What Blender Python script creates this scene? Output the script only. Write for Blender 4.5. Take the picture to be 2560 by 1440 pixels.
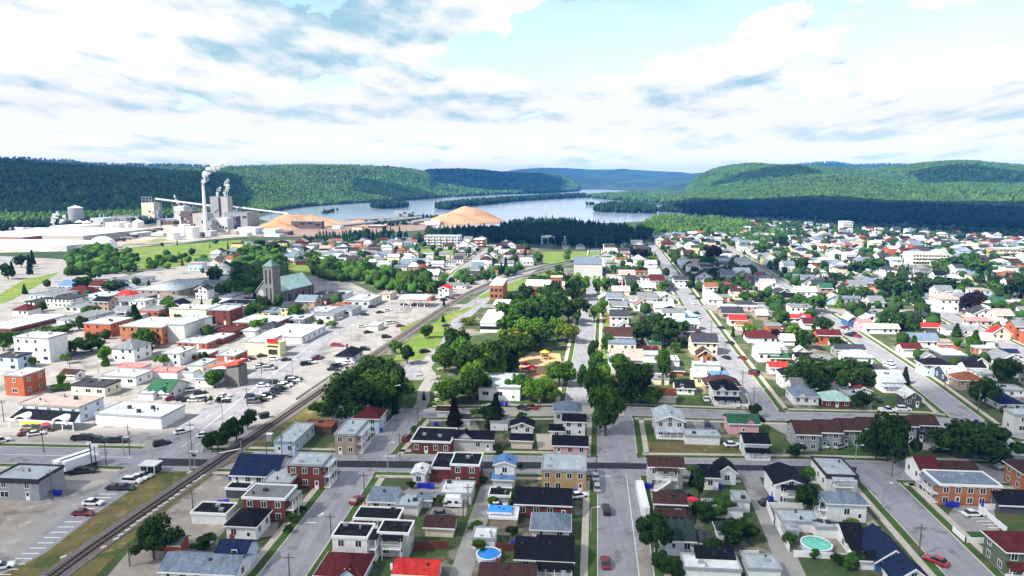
import bpy, math, random
import numpy as np
from mathutils import Vector, Matrix
R = math.radians
random.seed(7); rng = np.random.default_rng(7)
S = bpy.context.scene
for o in list(bpy.data.objects): bpy.data.objects.remove(o)
COL = S.collection

# ---------------------------------------------------------------- camera
FPX, HH, PITCH = 1750.0, 75.0, math.atan(275/1750.0)
cd = bpy.data.cameras.new('camera'); cam = bpy.data.objects.new('camera', cd); COL.objects.link(cam)
cd.sensor_width = 36; cd.lens = FPX/2560*36; cd.clip_start = 1; cd.clip_end = 80000
cam.location = (0, 0, HH); cam.rotation_euler = (R(90)-PITCH, 0, 0)
S.camera = cam
S.render.resolution_x = 1024; S.render.resolution_y = 576
# ---------------------------------------------------------------- light
SUN_EL, SUN_AZ = R(44), R(-118)          # azimuth of the sun measured clockwise from +Y (view direction)
sdir = Vector((math.sin(SUN_AZ)*math.cos(SUN_EL), math.cos(SUN_AZ)*math.cos(SUN_EL), math.sin(SUN_EL)))
sl = bpy.data.lights.new('sun', 'SUN'); sl.energy = 5.0; sl.angle = R(0.5); sl.color = (1.0, 0.95, 0.87)
so = bpy.data.objects.new('sun', sl); COL.objects.link(so)
so.rotation_euler = sdir.to_track_quat('Z', 'Y').to_euler(); so.location = (-300, -200, 900)
S.view_settings.view_transform = 'Standard'; S.view_settings.look = 'None'
S.view_settings.exposure = 0.95; S.view_settings.gamma = 1
# ---------------------------------------------------------------- world: sky with cumulus
W = bpy.data.worlds.new('World'); S.world = W; W.use_nodes = True
nt = W.node_tree; nt.nodes.clear(); N = nt.nodes.new; L = nt.links.new
def math_(op, a, b=None, c=None, clamp=False):
    n = N('ShaderNodeMath'); n.operation = op; n.use_clamp = clamp
    for i, v in enumerate((a, b, c)):
        if v is None: continue
        if isinstance(v, (int, float)): n.inputs[i].default_value = v
        else: L(v, n.inputs[i])
    return n.outputs[0]
def maprange(v, a, b, c=0.0, d=1.0, smooth=True):
    n = N('ShaderNodeMapRange'); n.interpolation_type = 'SMOOTHSTEP' if smooth else 'LINEAR'
    L(v, n.inputs[0])
    for i, x in enumerate((a, b, c, d)): n.inputs[i+1].default_value = x
    return n.outputs[0]
def mixc(f, a, b):
    n = N('ShaderNodeMix'); n.data_type = 'RGBA'
    if isinstance(f, (int, float)): n.inputs[0].default_value = f
    else: L(f, n.inputs[0])
    for i, v in ((6, a), (7, b)):
        if isinstance(v, tuple): n.inputs[i].default_value = (*v, 1)
        else: L(v, n.inputs[i])
    return n.outputs[2]
sky = N('ShaderNodeTexSky'); sky.sky_type = 'NISHITA'; sky.sun_disc = False
sky.sun_elevation = SUN_EL; sky.sun_rotation = SUN_AZ; sky.air_density = 1.0; sky.dust_density = 0.6
tc = N('ShaderNodeTexCoord'); sp = N('ShaderNodeSeparateXYZ'); L(tc.outputs['Generated'], sp.inputs[0])
dx, dy, dz = sp.outputs
az = math_('ARCTAN2', dx, dy)                                   # radians, right positive
hyp = math_('SQRT', math_('ADD', math_('MULTIPLY', dx, dx), math_('MULTIPLY', dy, dy)))
el = math_('ARCTAN2', dz, hyp)
# cloud coordinates: puffs shrink toward the horizon like a real cloud deck
def noise(vec, scale, detail, rough, dist=0.0):
    n = N('ShaderNodeTexNoise'); n.inputs['Scale'].default_value = scale; n.inputs['Detail'].default_value = detail
    n.inputs['Roughness'].default_value = rough; n.inputs['Distortion'].default_value = dist; L(vec, n.inputs['Vector'])
    return n.outputs[0]
elp = math_('MAXIMUM', el, -0.02)
cu_ = math_('MULTIPLY', math_('DIVIDE', az, math_('ADD', elp, 0.17)), 2.1)
cv_ = math_('MULTIPLY', math_('LOGARITHM', math_('ADD', elp, 0.055), math.e), 3.3)
def comb(dv, z, su=1.0, sv=1.0):
    c = N('ShaderNodeCombineXYZ'); L(math_('MULTIPLY', cu_, su), c.inputs[0]); L(math_('MULTIPLY', math_('ADD', cv_, dv), sv), c.inputs[1]); c.inputs[2].default_value = z; return c.outputs[0]
D1 = noise(comb(0, 4.1), 1.15, 12, 0.56, 0.1); D2 = noise(comb(.30, 4.1), 1.15, 5, 0.50, 0.1)
E1 = noise(comb(0, 8.3, .55, 1.25), .8, 7, 0.52, 0.1)
c2 = N('ShaderNodeCombineXYZ'); L(az, c2.inputs[0]); L(math_('MULTIPLY', el, 1.9), c2.inputs[1])
n2 = noise(c2.outputs[0], 9.0, 12, 0.56, 0.25)
n3 = noise(c2.outputs[0], 3.2, 6, 0.55, 0.3)
azw = math_('ADD', az, math_('ADD', math_('MULTIPLY', math_('SUBTRACT', n3, .5), .24), math_('MULTIPLY', math_('SUBTRACT', n2, .5), .18)))
elw = math_('ADD', el, math_('ADD', math_('MULTIPLY', math_('SUBTRACT', n3, .5), -.07), math_('MULTIPLY', math_('SUBTRACT', n2, .5), .12)))
def cov_blob(cov, ax, ex, rx, ry, amt, a=1.1, b_=.75):
    u = math_('DIVIDE', math_('SUBTRACT', azw, R(ax)), R(rx)); v = math_('DIVIDE', math_('SUBTRACT', elw, R(ex)), R(ry))
    d = math_('SQRT', math_('ADD', math_('MULTIPLY', u, u), math_('MULTIPLY', v, v)))
    return math_('ADD', cov, maprange(d, a, b_, 0.0, amt))
cov = math_('ADD', D1, .08)
for b in ((0, 9.6, 8, 1.5, -.12), (8, 11.6, 8, 1.8, -.20), (29, 8.8, 8, 3.0, -.22), (24, 12.6, 3.5, 1.6, -.2), (4, 7.6, 5, .9, -.10), (-17, 12.9, 5, .9, -.1),
          (18.5, 9.8, 4.2, 3.3, .34), (21.5, 11.0, 3.0, 2.0, .25), (-26, 9.5, 14, 4.2, .28), (-9, 12.0, 5, 2.8, .22), (2, 13.2, 5, .8, .16), (34, 12.4, 5, 1.3, .2)):
    cov = cov_blob(cov, *b)
cov = math_('ADD', cov, maprange(el, R(8.5), R(3.5), 0.0, .22))
cm = maprange(cov, 0.53, 0.62, 0.14, 1.0)
# undersides: where the cloud above is denser than here
shade = math_('ADD', math_('MULTIPLY', math_('SUBTRACT', D2, D1), 4.2), math_('MULTIPLY', math_('SUBTRACT', E1, .45), 2.6))
for b in ((-14, 12.6, 11, 2.4, .95), (-22, 9.8, 10, 1.4, .45), (-7, 8.6, 6, 1.2, .55), (18.5, 6.9, 3.0, .8, .5), (-31, 7.2, 7, 1.0, .3), (-10, 6.3, 6, .8, .25)):
    shade = cov_blob(shade, *b, 1.4, .1)
sm = maprange(shade, 0.07, 1.28)
ccol = mixc(sm, (1.0, 1.0, 1.0), mixc(maprange(el, R(2), R(8)), (.60, .76, .84), (0.38, 0.62, 0.76)))
ccs = N('ShaderNodeVectorMath'); ccs.operation = 'SCALE'; L(ccol, ccs.inputs[0]); L(maprange(el, R(0), R(5), 1.42, 1.03), ccs.inputs['Scale']); ccol = ccs.outputs[0]
skyb = N('ShaderNodeVectorMath'); skyb.operation = 'SCALE'; L(sky.outputs[0], skyb.inputs[0]); skyb.inputs['Scale'].default_value = 1.0
skycol = mixc(maprange(el, R(0), R(60), 0.10, 0.6), skyb.outputs[0], skyb.outputs[0])
bg1 = N('ShaderNodeBackground'); L(skyb.outputs[0], bg1.inputs[0]); bg1.inputs[1].default_value = 0.15
bg2 = N('ShaderNodeBackground'); L(ccol, bg2.inputs[0]); bg2.inputs[1].default_value = 0.55
mx = N('ShaderNodeMixShader'); L(cm, mx.inputs[0]); L(bg1.outputs[0], mx.inputs[1]); L(bg2.outputs[0], mx.inputs[2])
wo = N('ShaderNodeOutputWorld'); L(mx.outputs[0], wo.inputs[0])
try: W.cycles.sampling_method = 'MANUAL'; W.cycles.sample_map_resolution = 1024
except Exception: pass

# ---------------------------------------------------------------- projection helpers (photo pixel -> place on the ground)
ct, st = math.cos(PITCH), math.sin(PITCH)
def slope(py):
    v = (720-py)/FPX
    return (st-v*ct)/(ct+v*st)
def depth(py, z=0.0): return (HH-z)/max(slope(py), 1e-4)
def xat(px, py, z=0.0):
    v = (720-py)/FPX; Y = depth(py, z)
    return (px-1280)/FPX*Y/(ct+v*st)
def G(px, py, z=0.0): return Vector((xat(px, py, z), depth(py, z), z))
def ppm(py):                                   # pixels per metre across the view on the ground at a row
    a, b = xat(1281, py), xat(1280, py)
    return 1.0/(a-b)
def project(p):
    X, Y, Z = p[0], p[1], p[2]-HH
    d = Y*ct - Z*st; u = Y*st + Z*ct
    return 1280+FPX*X/d, 720-FPX*u/d

# ---------------------------------------------------------------- materials
MC = {}
def mat(name, col, rough=0.85, var=0.12, scale=0.6, bump=0.0, bscale=4.0, detail=5, coord='POS', col2=None, spec=0.3, metal=0.0, trans=0.0, island=0.0, extra=None):
    if name in MC: return MC[name]
    m = bpy.data.materials.new(name); m.use_nodes = True; t = m.node_tree; t.nodes.clear()
    n_, l_ = t.nodes.new, t.links.new
    out = n_('ShaderNodeOutputMaterial'); bs = n_('ShaderNodeBsdfPrincipled'); l_(bs.outputs[0], out.inputs[0])
    bs.inputs['Roughness'].default_value = rough; bs.inputs['Metallic'].default_value = metal
    bs.inputs['Specular IOR Level'].default_value = spec
    ge = n_('ShaderNodeNewGeometry')
    nz = n_('ShaderNodeTexNoise'); nz.inputs['Scale'].default_value = scale; nz.inputs['Detail'].default_value = detail
    nz.inputs['Roughness'].default_value = 0.62; l_(ge.outputs['Position'], nz.inputs['Vector'])
    cr = n_('ShaderNodeMapRange'); cr.inputs[1].default_value = .3; cr.inputs[2].default_value = .7; l_(nz.outputs[0], cr.inputs[0])
    mi = n_('ShaderNodeMix'); mi.data_type = 'RGBA'; l_(cr.outputs[0], mi.inputs[0])
    if col2 is None:
        a = tuple(max(0, c*(1-var)) for c in col); b = tuple(min(1, c*(1+var)) for c in col)
    else: a, b = col, col2
    mi.inputs[6].default_value = (*a, 1); mi.inputs[7].default_value = (*b, 1)
    last = mi.outputs[2]
    if island:
        hs = n_('ShaderNodeHueSaturation'); l_(last, hs.inputs['Color'])
        mr = n_('ShaderNodeMapRange'); l_(ge.outputs['Random Per Island'], mr.inputs[0]); mr.inputs[3].default_value = 1-island; mr.inputs[4].default_value = 1+island
        l_(mr.outputs[0], hs.inputs['Value'])
        mr2 = n_('ShaderNodeMapRange'); l_(ge.outputs['Random Per Island'], mr2.inputs[0]); mr2.inputs[3].default_value = .485; mr2.inputs[4].default_value = .52
        l_(mr2.outputs[0], hs.inputs['Hue']); last = hs.outputs[0]
    if extra: last = extra(t, ge, last)
    l_(last, bs.inputs['Base Color'])
    if trans:
        tr = n_('ShaderNodeBsdfTranslucent'); l_(last, tr.inputs[0]); ms = n_('ShaderNodeMixShader'); ms.inputs[0].default_value = trans
        l_(bs.outputs[0], ms.inputs[1]); l_(tr.outputs[0], ms.inputs[2]); l_(ms.outputs[0], out.inputs[0])
    if bump:
        bn = n_('ShaderNodeTexNoise'); bn.inputs['Scale'].default_value = bscale; bn.inputs['Detail'].default_value = 4; l_(ge.outputs['Position'], bn.inputs['Vector'])
        bu = n_('ShaderNodeBump'); bu.inputs['Strength'].default_value = bump; bu.inputs['Distance'].default_value = 0.5/bscale; l_(bn.outputs[0], bu.inputs['Height']); l_(bu.outputs[0], bs.inputs['Normal'])
    MC[name] = m; return m
def patches(c2, sc, lo, hi, c3=None, sc3=1.0, lo3=.55, hi3=.6):
    def f(t, ge, last):
        for (c, s, a, b) in ((c2, sc, lo, hi),) + (((c3, sc3, lo3, hi3),) if c3 else ()):
            nz = t.nodes.new('ShaderNodeTexNoise'); nz.inputs['Scale'].default_value = s; nz.inputs['Detail'].default_value = 6; nz.inputs['Roughness'].default_value = .6
            t.links.new(ge.outputs['Position'], nz.inputs['Vector'])
            mr = t.nodes.new('ShaderNodeMapRange'); mr.inputs[1].default_value = a; mr.inputs[2].default_value = b; t.links.new(nz.outputs[0], mr.inputs[0])
            mi = t.nodes.new('ShaderNodeMix'); mi.data_type = 'RGBA'; t.links.new(mr.outputs[0], mi.inputs[0]); t.links.new(last, mi.inputs[6]); mi.inputs[7].default_value = (*c, 1)
            last = mi.outputs[2]
        return last
    return f
def streaks(sc=(0.25, 3.0), amt=0.25):
    def f(t, ge, last):
        mp = t.nodes.new('ShaderNodeMapping'); t.links.new(ge.outputs['Position'], mp.inputs[0]); mp.inputs['Scale'].default_value = (sc[1], sc[0], 1)
        nz = t.nodes.new('ShaderNodeTexNoise'); nz.inputs['Scale'].default_value = .5; nz.inputs['Detail'].default_value = 6; t.links.new(mp.outputs[0], nz.inputs['Vector'])
        mr = t.nodes.new('ShaderNodeMapRange'); mr.inputs[1].default_value = .3; mr.inputs[2].default_value = .7; mr.inputs[3].default_value = 1-amt; mr.inputs[4].default_value = 1+amt; t.links.new(nz.outputs[0], mr.inputs[0])
        hs = t.nodes.new('ShaderNodeHueSaturation'); t.links.new(last, hs.inputs['Color']); t.links.new(mr.outputs[0], hs.inputs['Value'])
        return hs.outputs[0]
    return f
WALL = {'w': ((.73,.725,.71), 'white'), 'c': ((.66,.60,.46), 'cream'), 'g': ((.27,.28,.29), 'grey'), 'lg': ((.50,.50,.48), 'light grey'), 'b': ((.15,.042,.032), 'dark red brick'),
        'r': ((.40,.105,.05), 'red brick'), 'ob': ((.36,.145,.065), 'orange brick'), 't': ((.33,.26,.19), 'tan brick'), 'y': ((.42,.29,.13), 'yellow brick'), 'lb': ((.46,.56,.66), 'pale blue'),
        'bl': ((.05,.13,.27), 'blue'), 'br': ((.11,.075,.06), 'brown'), 'pk': ((.66,.36,.38), 'pink'), 'dg': ((.075,.08,.085), 'charcoal'), 'gn': ((.10,.13,.09), 'sage green'), 'nv': ((.03,.05,.09), 'navy'),
        'yl': ((.72,.63,.33), 'pale yellow'), 'st': ((.16,.155,.15), 'stone'), 'tq': ((.2,.5,.5), 'turquoise'), 'co': ((.38,.36,.33), 'concrete')}
ROOF = {'k': ((.009,.010,.014), 'black'), 'dg': ((.042,.045,.052), 'charcoal'), 'g': ((.17,.18,.19), 'grey'), 'lg': ((.36,.40,.42), 'pale grey'), 'w': ((.60,.61,.61), 'white'), 'nb': ((.012,.022,.06), 'navy'),
        'bl': ((.10,.19,.36), 'blue'), 'bg': ((.15,.19,.24), 'blue grey'), 'br': ((.055,.028,.024), 'brown'), 'rd': ((.48,.035,.03), 'red'), 'mr': ((.085,.018,.018), 'maroon'), 'gn': ((.03,.10,.055), 'green'),
        'or': ((.24,.09,.045), 'orange brown'), 'tq': ((.30,.55,.55), 'turquoise'), 'pk': ((.52,.20,.19), 'faded pink'), 'bt': ((.36,.29,.26), 'beige'), 'dn': ((.025,.045,.04), 'dark green'), 'cu': ((.36,.52,.47), 'pale green')}
def wallm(k):
    c = WALL[k][0]; brick = k in ('b', 'r', 'ob', 't', 'y', 'st')
    return mat('wall_'+WALL[k][1].replace(' ', '_'), c, .9 if brick else .7, .22 if brick else .06, 3.0 if brick else .5, bump=.25 if brick else .1, bscale=9 if brick else 3,
               extra=streaks((.4, 2.2), .16 if brick else .07))
def roofm(k, flat=False):
    c = ROOF[k][0]
    if flat:
        return mat('flat_roof_'+ROOF[k][1].replace(' ', '_'), c, .85, .16, .35, bump=.1, bscale=2, spec=.1, extra=patches(tuple(x*.45+.02 for x in c), .22, .60, .74, tuple(min(1, x*1.35+.02) for x in c), .5, .56, .7))
    return mat('roof_'+ROOF[k][1].replace(' ', '_'), c, .85, .25, 1.6, bump=.4, bscale=6, spec=.08, extra=streaks((.5, 2.4), .22))
M = {}
M['glass'] = mat('window_glass', (.02,.025,.03), .12, .4, .8, spec=.6)
M['trim'] = mat('white_trim', (.8,.8,.78), .6, .06)
M['dtrim'] = mat('dark_trim', (.03,.03,.035), .6, .1)
M['wood'] = mat('deck_wood', (.12,.075,.05), .85, .25, 3)
M['asph'] = mat('asphalt', (.27,.265,.285), .9, .13, .22, bump=.15, bscale=6, detail=8, extra=lambda t, g, l: streaks((.08, 1.6), .12)(t, g, patches((.19,.188,.20), .16, .57, .62, (.35,.345,.35), .5, .66, .72)(t, g, l)))
M['asph2'] = mat('parking_asphalt', (.30,.285,.265), .9, .16, .15, bump=.15, bscale=6, detail=8, extra=patches((.18,.178,.175), .09, .54, .60, (.40,.365,.32), .12, .58, .68))
M['fresh'] = mat('fresh_asphalt', (.022,.024,.03), .8, .2, .5, detail=8)
M['conc'] = mat('concrete', (.46,.41,.34), .9, .14, .6, detail=8)
M['kerb'] = mat('kerb_concrete', (.55,.52,.46), .9, .12, .9)
M['gravel'] = mat('gravel', (.30,.265,.23), .95, .2, .25, bump=.3, bscale=5, detail=9, extra=patches((.17,.15,.14), .11, .55, .66, (.46,.42,.36), .2, .58, .68))
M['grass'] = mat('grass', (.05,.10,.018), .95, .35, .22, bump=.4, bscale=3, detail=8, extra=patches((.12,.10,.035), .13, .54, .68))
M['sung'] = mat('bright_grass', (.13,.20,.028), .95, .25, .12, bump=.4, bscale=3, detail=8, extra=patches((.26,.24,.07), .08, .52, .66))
M['dry'] = mat('dry_grass', (.14,.115,.04), .95, .3, .2, bump=.4, bscale=3, detail=9, extra=patches((.06,.085,.02), .12, .50, .62, (.26,.20,.11), .3, .58, .68))
M['yard'] = mat('yard_ground', (.055,.085,.025), .95, .3, .12, bump=.3, bscale=3, detail=9, extra=patches((.24,.215,.17), .055, .535, .59, (.12,.11,.08), .11, .55, .62))
M['plain'] = mat('plain_ground', (.035,.065,.02), .95, .35, .012, detail=9, extra=patches((.10,.12,.05), .004, .55, .65))
M['ballast'] = mat('rail_ballast', (.15,.13,.12), .95, .3, 1.2, bump=.5, bscale=7)
M['rail'] = mat('rail_steel', (.05,.035,.03), .5, .2, 1, metal=.6)
M['sleeper'] = mat('sleeper_wood', (.06,.045,.04), .9, .3, 2)
M['paint'] = mat('road_paint', (.78,.78,.76), .7, .1, 1.5)
M['sand'] = mat('playground_sand', (.50,.33,.18), .95, .15, .4)
M['chips'] = mat('wood_chips', (.47,.30,.17), .95, .16, .06, bump=.5, bscale=1.0, detail=8, extra=patches((.38,.19,.09), .03, .5, .66))
M['bark'] = mat('bark', (.09,.065,.045), .95, .25, 3)
M['metal'] = mat('galvanised_metal', (.42,.43,.44), .45, .1, .5, metal=.5)
M['pole'] = mat('pole_wood', (.13,.10,.08), .9, .2, 2)
M['red'] = mat('red_paint', (.6,.02,.02), .5, .08)
M['yellow'] = mat('yellow_paint', (.75,.5,.03), .5, .08)
M['blue'] = mat('blue_plastic', (.015,.03,.42), .5, .1)
M['lime'] = mat('lime_fabric', (.50,.62,.03), .8, .1)
M['pink'] = mat('red_fabric', (.72,.03,.07), .8, .1)
M['white'] = mat('white_paint', (.8,.8,.8), .5, .05)
M['poolb'] = mat('pool_water_blue', (.02,.22,.62), .08, .25, .8, bump=.2, bscale=1.5, spec=.6)
M['poolg'] = mat('pool_water_green', (.12,.48,.36), .12, .2, .6, bump=.15, bscale=1.2, spec=.6)
M['tyre'] = mat('tyre', (.015,.015,.016), .9, .1)
M['redbrickband'] = mat('brick_red_band', (.5,.09,.05), .9, .1)
def leafm(name, c, tr=.25, sc=.35, isl=.28): return mat(name, tuple(x*.6 for x in c), .7, 0, sc, col2=tuple(min(1, x*1.4) for x in c), trans=tr, island=isl, spec=.06, detail=4)
LEAF = {'d': leafm('leaves_dark_green', (.030,.064,.012)), 'm': leafm('leaves_mid_green', (.055,.12,.016)), 'l': leafm('leaves_light_green', (.10,.20,.018)), 'c': leafm('needles_dark', (.014,.032,.014), .1), 'r': leafm('leaves_dark_purple', (.022,.014,.010)), 'y': leafm('leaves_yellow_green', (.13,.17,.02))}

# ---------------------------------------------------------------- object helpers
def tag(o, label=None, cat=None, group=None, kind=None):
    if label: o['label'] = label
    if cat: o['category'] = cat
    if group: o['group'] = group
    if kind: o['kind'] = kind
    return o
def empty(name, loc, rz=0.0):
    o = bpy.data.objects.new(name, None); o.empty_display_size = .5; COL.objects.link(o); o.location = loc; o.rotation_euler = (0, 0, rz); return o
def link(name, me, parent=None, loc=None, rz=None, scale=None):
    o = bpy.data.objects.new(name, me); COL.objects.link(o)
    if parent: o.parent = parent
    if loc is not None: o.location = loc
    if rz is not None: o.rotation_euler = (0, 0, rz)
    if scale is not None: o.scale = scale
    return o
class MB:
    def __init__(s): s.v = []; s.f = []; s.mi = []; s.m = 0
    def poly(s, pts):
        b = len(s.v); s.v += [tuple(p) for p in pts]; s.f.append(tuple(range(b, b+len(pts)))); s.mi.append(s.m); return s
    def box(s, x0, x1, y0, y1, z0, z1):
        b = len(s.v); s.v += [(x0,y0,z0),(x1,y0,z0),(x1,y1,z0),(x0,y1,z0),(x0,y0,z1),(x1,y0,z1),(x1,y1,z1),(x0,y1,z1)]
        for f in ((0,3,2,1),(4,5,6,7),(0,1,5,4),(1,2,6,5),(2,3,7,6),(3,0,4,7)): s.f.append(tuple(b+i for i in f)); s.mi.append(s.m)
        return s
    def hexa(s, lo, hi):          # lo, hi: 4 points each, counter-clockwise
        b = len(s.v); s.v += [tuple(p) for p in lo]+[tuple(p) for p in hi]
        for f in ((0,3,2,1),(4,5,6,7),(0,1,5,4),(1,2,6,5),(2,3,7,6),(3,0,4,7)): s.f.append(tuple(b+i for i in f)); s.mi.append(s.m)
        return s
    def cyl(s, x, y, z0, z1, r0, r1=None, n=12, cap=True):
        if r1 is None: r1 = r0
        b = len(s.v)
        for z, r in ((z0, r0), (z1, r1)):
            for i in range(n): a = 2*math.pi*i/n; s.v.append((x+r*math.cos(a), y+r*math.sin(a), z))
        for i in range(n): j = (i+1) % n; s.f.append((b+i, b+j, b+n+j, b+n+i)); s.mi.append(s.m)
        if cap: s.f.append(tuple(b+n+i for i in range(n))); s.mi.append(s.m); s.f.append(tuple(b+n-1-i for i in range(n))); s.mi.append(s.m)
        return s
    def bar(s, p, q, r):
        p, q = Vector(p), Vector(q); d = (q-p).normalized(); a = d.orthogonal().normalized()*r; c = d.cross(a)
        s.hexa([p+a+c, p-a+c, p-a-c, p+a-c], [q+a+c, q-a+c, q-a-c, q+a-c]); return s
    def mesh(s, name, mats):
        me = bpy.data.meshes.new(name); me.from_pydata(s.v, [], s.f)
        for m in (mats if isinstance(mats, (list, tuple)) else [mats]): me.materials.append(m)
        if any(s.mi): me.polygons.foreach_set('material_index', s.mi)
        me.update(); return me
    def obj(s, name, mats, parent=None, **k): return link(name, s.mesh(name, mats), parent, **k)
REG = []      # things whose label is completed from what stands near them
def reg(o, base, cat, group=None, px=None):
    o['category'] = cat
    if group: o['group'] = group
    p = px or project(o.location); REG.append((o, base, p[0], p[1])); return o
MARKS = []    # (phrase, px, py)
def mark(phrase, px, py): MARKS.append((phrase, px, py))
FOOT = []     # occupied discs (x, y, r)
def occupy(x, y, r): FOOT.append((x, y, r))
# ================================================================= setting
def sheet(name, px, m, z=0.012, world=False, kind='structure', label=None):
    pts = [Vector((p[0], p[1], z)) for p in px] if world else [Vector((xat(*p), depth(p[1]), z)) for p in px]
    me = bpy.data.meshes.new(name); 
    from mathutils.geometry import tessellate_polygon
    tr = tessellate_polygon([pts]); tr = [t if (pts[t[1]]-pts[t[0]]).cross(pts[t[2]]-pts[t[0]]).z > 0 else t[::-1] for t in tr]
    me.from_pydata([tuple(p) for p in pts], [], tr)
    me.materials.append(m); o = link(name, me); o['kind'] = kind
    if label: o['label'] = label
    return o
sheet('ground', [(-13000,-2400), (13000,-3000), (13000,9400), (-13000,9400)], M['plain'], 0, world=True)
# town ground under houses and downtown
sheet('ground', [(-500,1600), (3100,1600), (3100,900), (2560,640), (2300,585), (1700,575), (1560,620), (1180,590), (700,600), (0,690), (-500,800)], M['yard'], .012)
sheet('pavement', [(-900,1600), (-500,1600), (120,1440), (480,1180), (830,955), (1180,735), (1290,690), (1150,650), (960,745), (840,690), (620,690), (520,640), (330,690), (190,650), (0,640), (-900,720)], M['asph2'], .024)
ROADS = []
def resample(pts, step=2.5):
    out = []
    for a, b in zip(pts, pts[1:]):
        d = (b-a).length; n = max(1, int(d/step))
        out += [a.lerp(b, i/n) for i in range(n)]
    return out+[pts[-1]]
def smooth(pts, k=2):
    for _ in range(k):
        q = [pts[0]]
        for a, b in zip(pts, pts[1:]): q += [a.lerp(b, .25), a.lerp(b, .75)]
        pts = q+[pts[-1]]
    return pts
def strip(name, pts, off0, off1, m, z, thick=0.0, mask=None, kind='structure'):
    L_, R_ = [], []
    n = len(pts)
    for i, p in enumerate(pts):
        t = (pts[min(i+1, n-1)]-pts[max(i-1, 0)]); t.z = 0; t.normalize(); nn = Vector((t.y, -t.x, 0))
        L_.append(p+nn*off0); R_.append(p+nn*off1)
    b = MB(); any_ = False
    for i in range(n-1):
        if mask and not (mask((L_[i]+R_[i])/2) and mask((L_[i+1]+R_[i+1])/2)): continue
        any_ = True
        a0, a1, b0, b1 = L_[i], L_[i+1], R_[i], R_[i+1]
        q = [(a0.x,a0.y,z), (b0.x,b0.y,z), (b1.x,b1.y,z), (a1.x,a1.y,z)]
        b.poly(q)
        if thick:
            for s0, s1 in ((0,1),(1,2),(2,3),(3,0)):
                p0, p1 = q[s0], q[s1]; b.poly([(p0[0],p0[1],0.0), (p1[0],p1[1],0.0), p1, p0])
    if not any_: return None
    o = b.obj(name, m); o['kind'] = kind; return o
def dist_line(p, pts):
    best = 1e9
    for a, b in zip(pts, pts[1:]):
        ab = b-a; t = max(0, min(1, (p-a).dot(ab)/max(ab.length_squared, 1e-9))); d = (p-(a+ab*t)).length
        if d < best: best = d
    return best
def add_road(px, w, walk=True, verge=True, name='road', z=.036, m=None, sm=False):
    pts = [G(*p) for p in px]
    if sm: pts = smooth(pts)
    ROADS.append(dict(pts=resample(pts, 3), coarse=pts, w=w, walk=walk, verge=verge, name=name, z=z, m=m or M['asph'])); return pts
R1 = add_road([(-700,1127), (0,1137), (400,1146), (900,1157), (1500,1165), (2100,1173), (2560,1186), (3100,1200)], 11.5)            # near cross street
R2 = add_road([(1583,1600), (1565,1440), (1545,1166), (1538,1036)], 10.5, z=.040)                       # centre street
R3 = add_road([(545,1600), (705,1440), (905,1166), (1002,1062), (1040,1022)], 9.0, z=.038)                # left street
R4 = add_road([(2640,1600), (2425,1440), (2175,1180)], 9.0, z=.042)                                     # right street
R5 = add_road([(1052,1034), (1300,1030), (1560,1028), (1900,1040), (2330,1049), (2500,1075), (2620,1100)], 8.5, z=.034)      # second cross street
R6 = add_road([(1443,1026), (1452,940), (1462,860), (1472,780), (1480,700), (1485,652), (1488,620)], 8.5, z=.044)        # avenue beside the park
R7 = add_road([(1918,1040), (1800,866), (1740,776), (1690,700), (1650,642), (1622,606)], 9.5, z=.046)
R8 = add_road([(2540,1140), (2440,1064), (2300,955), (2160,857), (2060,788), (1960,716), (1850,642), (1790,603)], 9.0, z=.048)
R9 = add_road([(2760,1000), (2560,884), (2400,805), (2270,740), (2100,662), (1990,615)], 9.5, z=.050)
R9b = add_road([(2800,855), (2560,765), (2400,705), (2250,655), (2140,618)], 9.0, z=.052)
R10 = add_road([(1640,766), (1800,770), (2050,778), (2340,782), (2560,784)], 8.5, z=.054)
R11 = add_road([(1488,742), (1600,744), (1700,742)], 7, z=.055)
R13 = add_road([(1640,690), (1850,688), (2100,692), (2400,700)], 8, z=.053)
R12 = add_road([(1020,950), (1075,878), (1120,822), (1182,765), (1258,712), (1330,672), (1480,640), (1600,632)], 11, walk=False, verge=False, z=.058)       # road beside the rails
BV = add_road([(-40,1600), (200,1330), (430,1132), (590,1000), (770,862), (850,805), (930,762)], 15, walk=False, verge=False, z=.060)     # boulevard
R14 = add_road([(900,767), (1100,764), (1280,766)], 10, walk=False, verge=False, z=.062)
R15 = add_road([(1110,715), (1160,670), (1200,640), (1235,612)], 8, z=.05)
A1 = add_road([(1125,1600), (1150,1440), (1235,1180)], 4.2, walk=False, verge=False, name='alley', z=.030, m=M['asph2'])
A2 = add_road([(2060,1600), (1985,1440), (1870,1180)], 4.6, walk=False, verge=False, name='alley', z=.032, m=M['asph2'])
A3 = add_road([(2380,1052), (2330,1110), (2270,1160)], 6, walk=False, verge=False, name='driveway', z=.031, m=M['asph2'])
A4 = add_road([(0,745), (90,710), (180,672), (290,640), (420,612), (560,592), (700,585)], 9, walk=False, verge=False, z=.064)
A5 = add_road([(190,700), (330,690), (450,660), (590,628), (720,600)], 8, walk=False, verge=False, z=.066)
for r in ROADS:
    strip(r['name'], r['pts'], -r['w']/2, r['w']/2, r['m'], r['z'])
def clear_of_roads(p, me, pad=.3):
    q = Vector((p.x, p.y, 0))
    for r in ROADS:
        if r is me: continue
        if dist_line(q, r['coarse']) < r['w']/2+pad: return False
    return True
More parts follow.
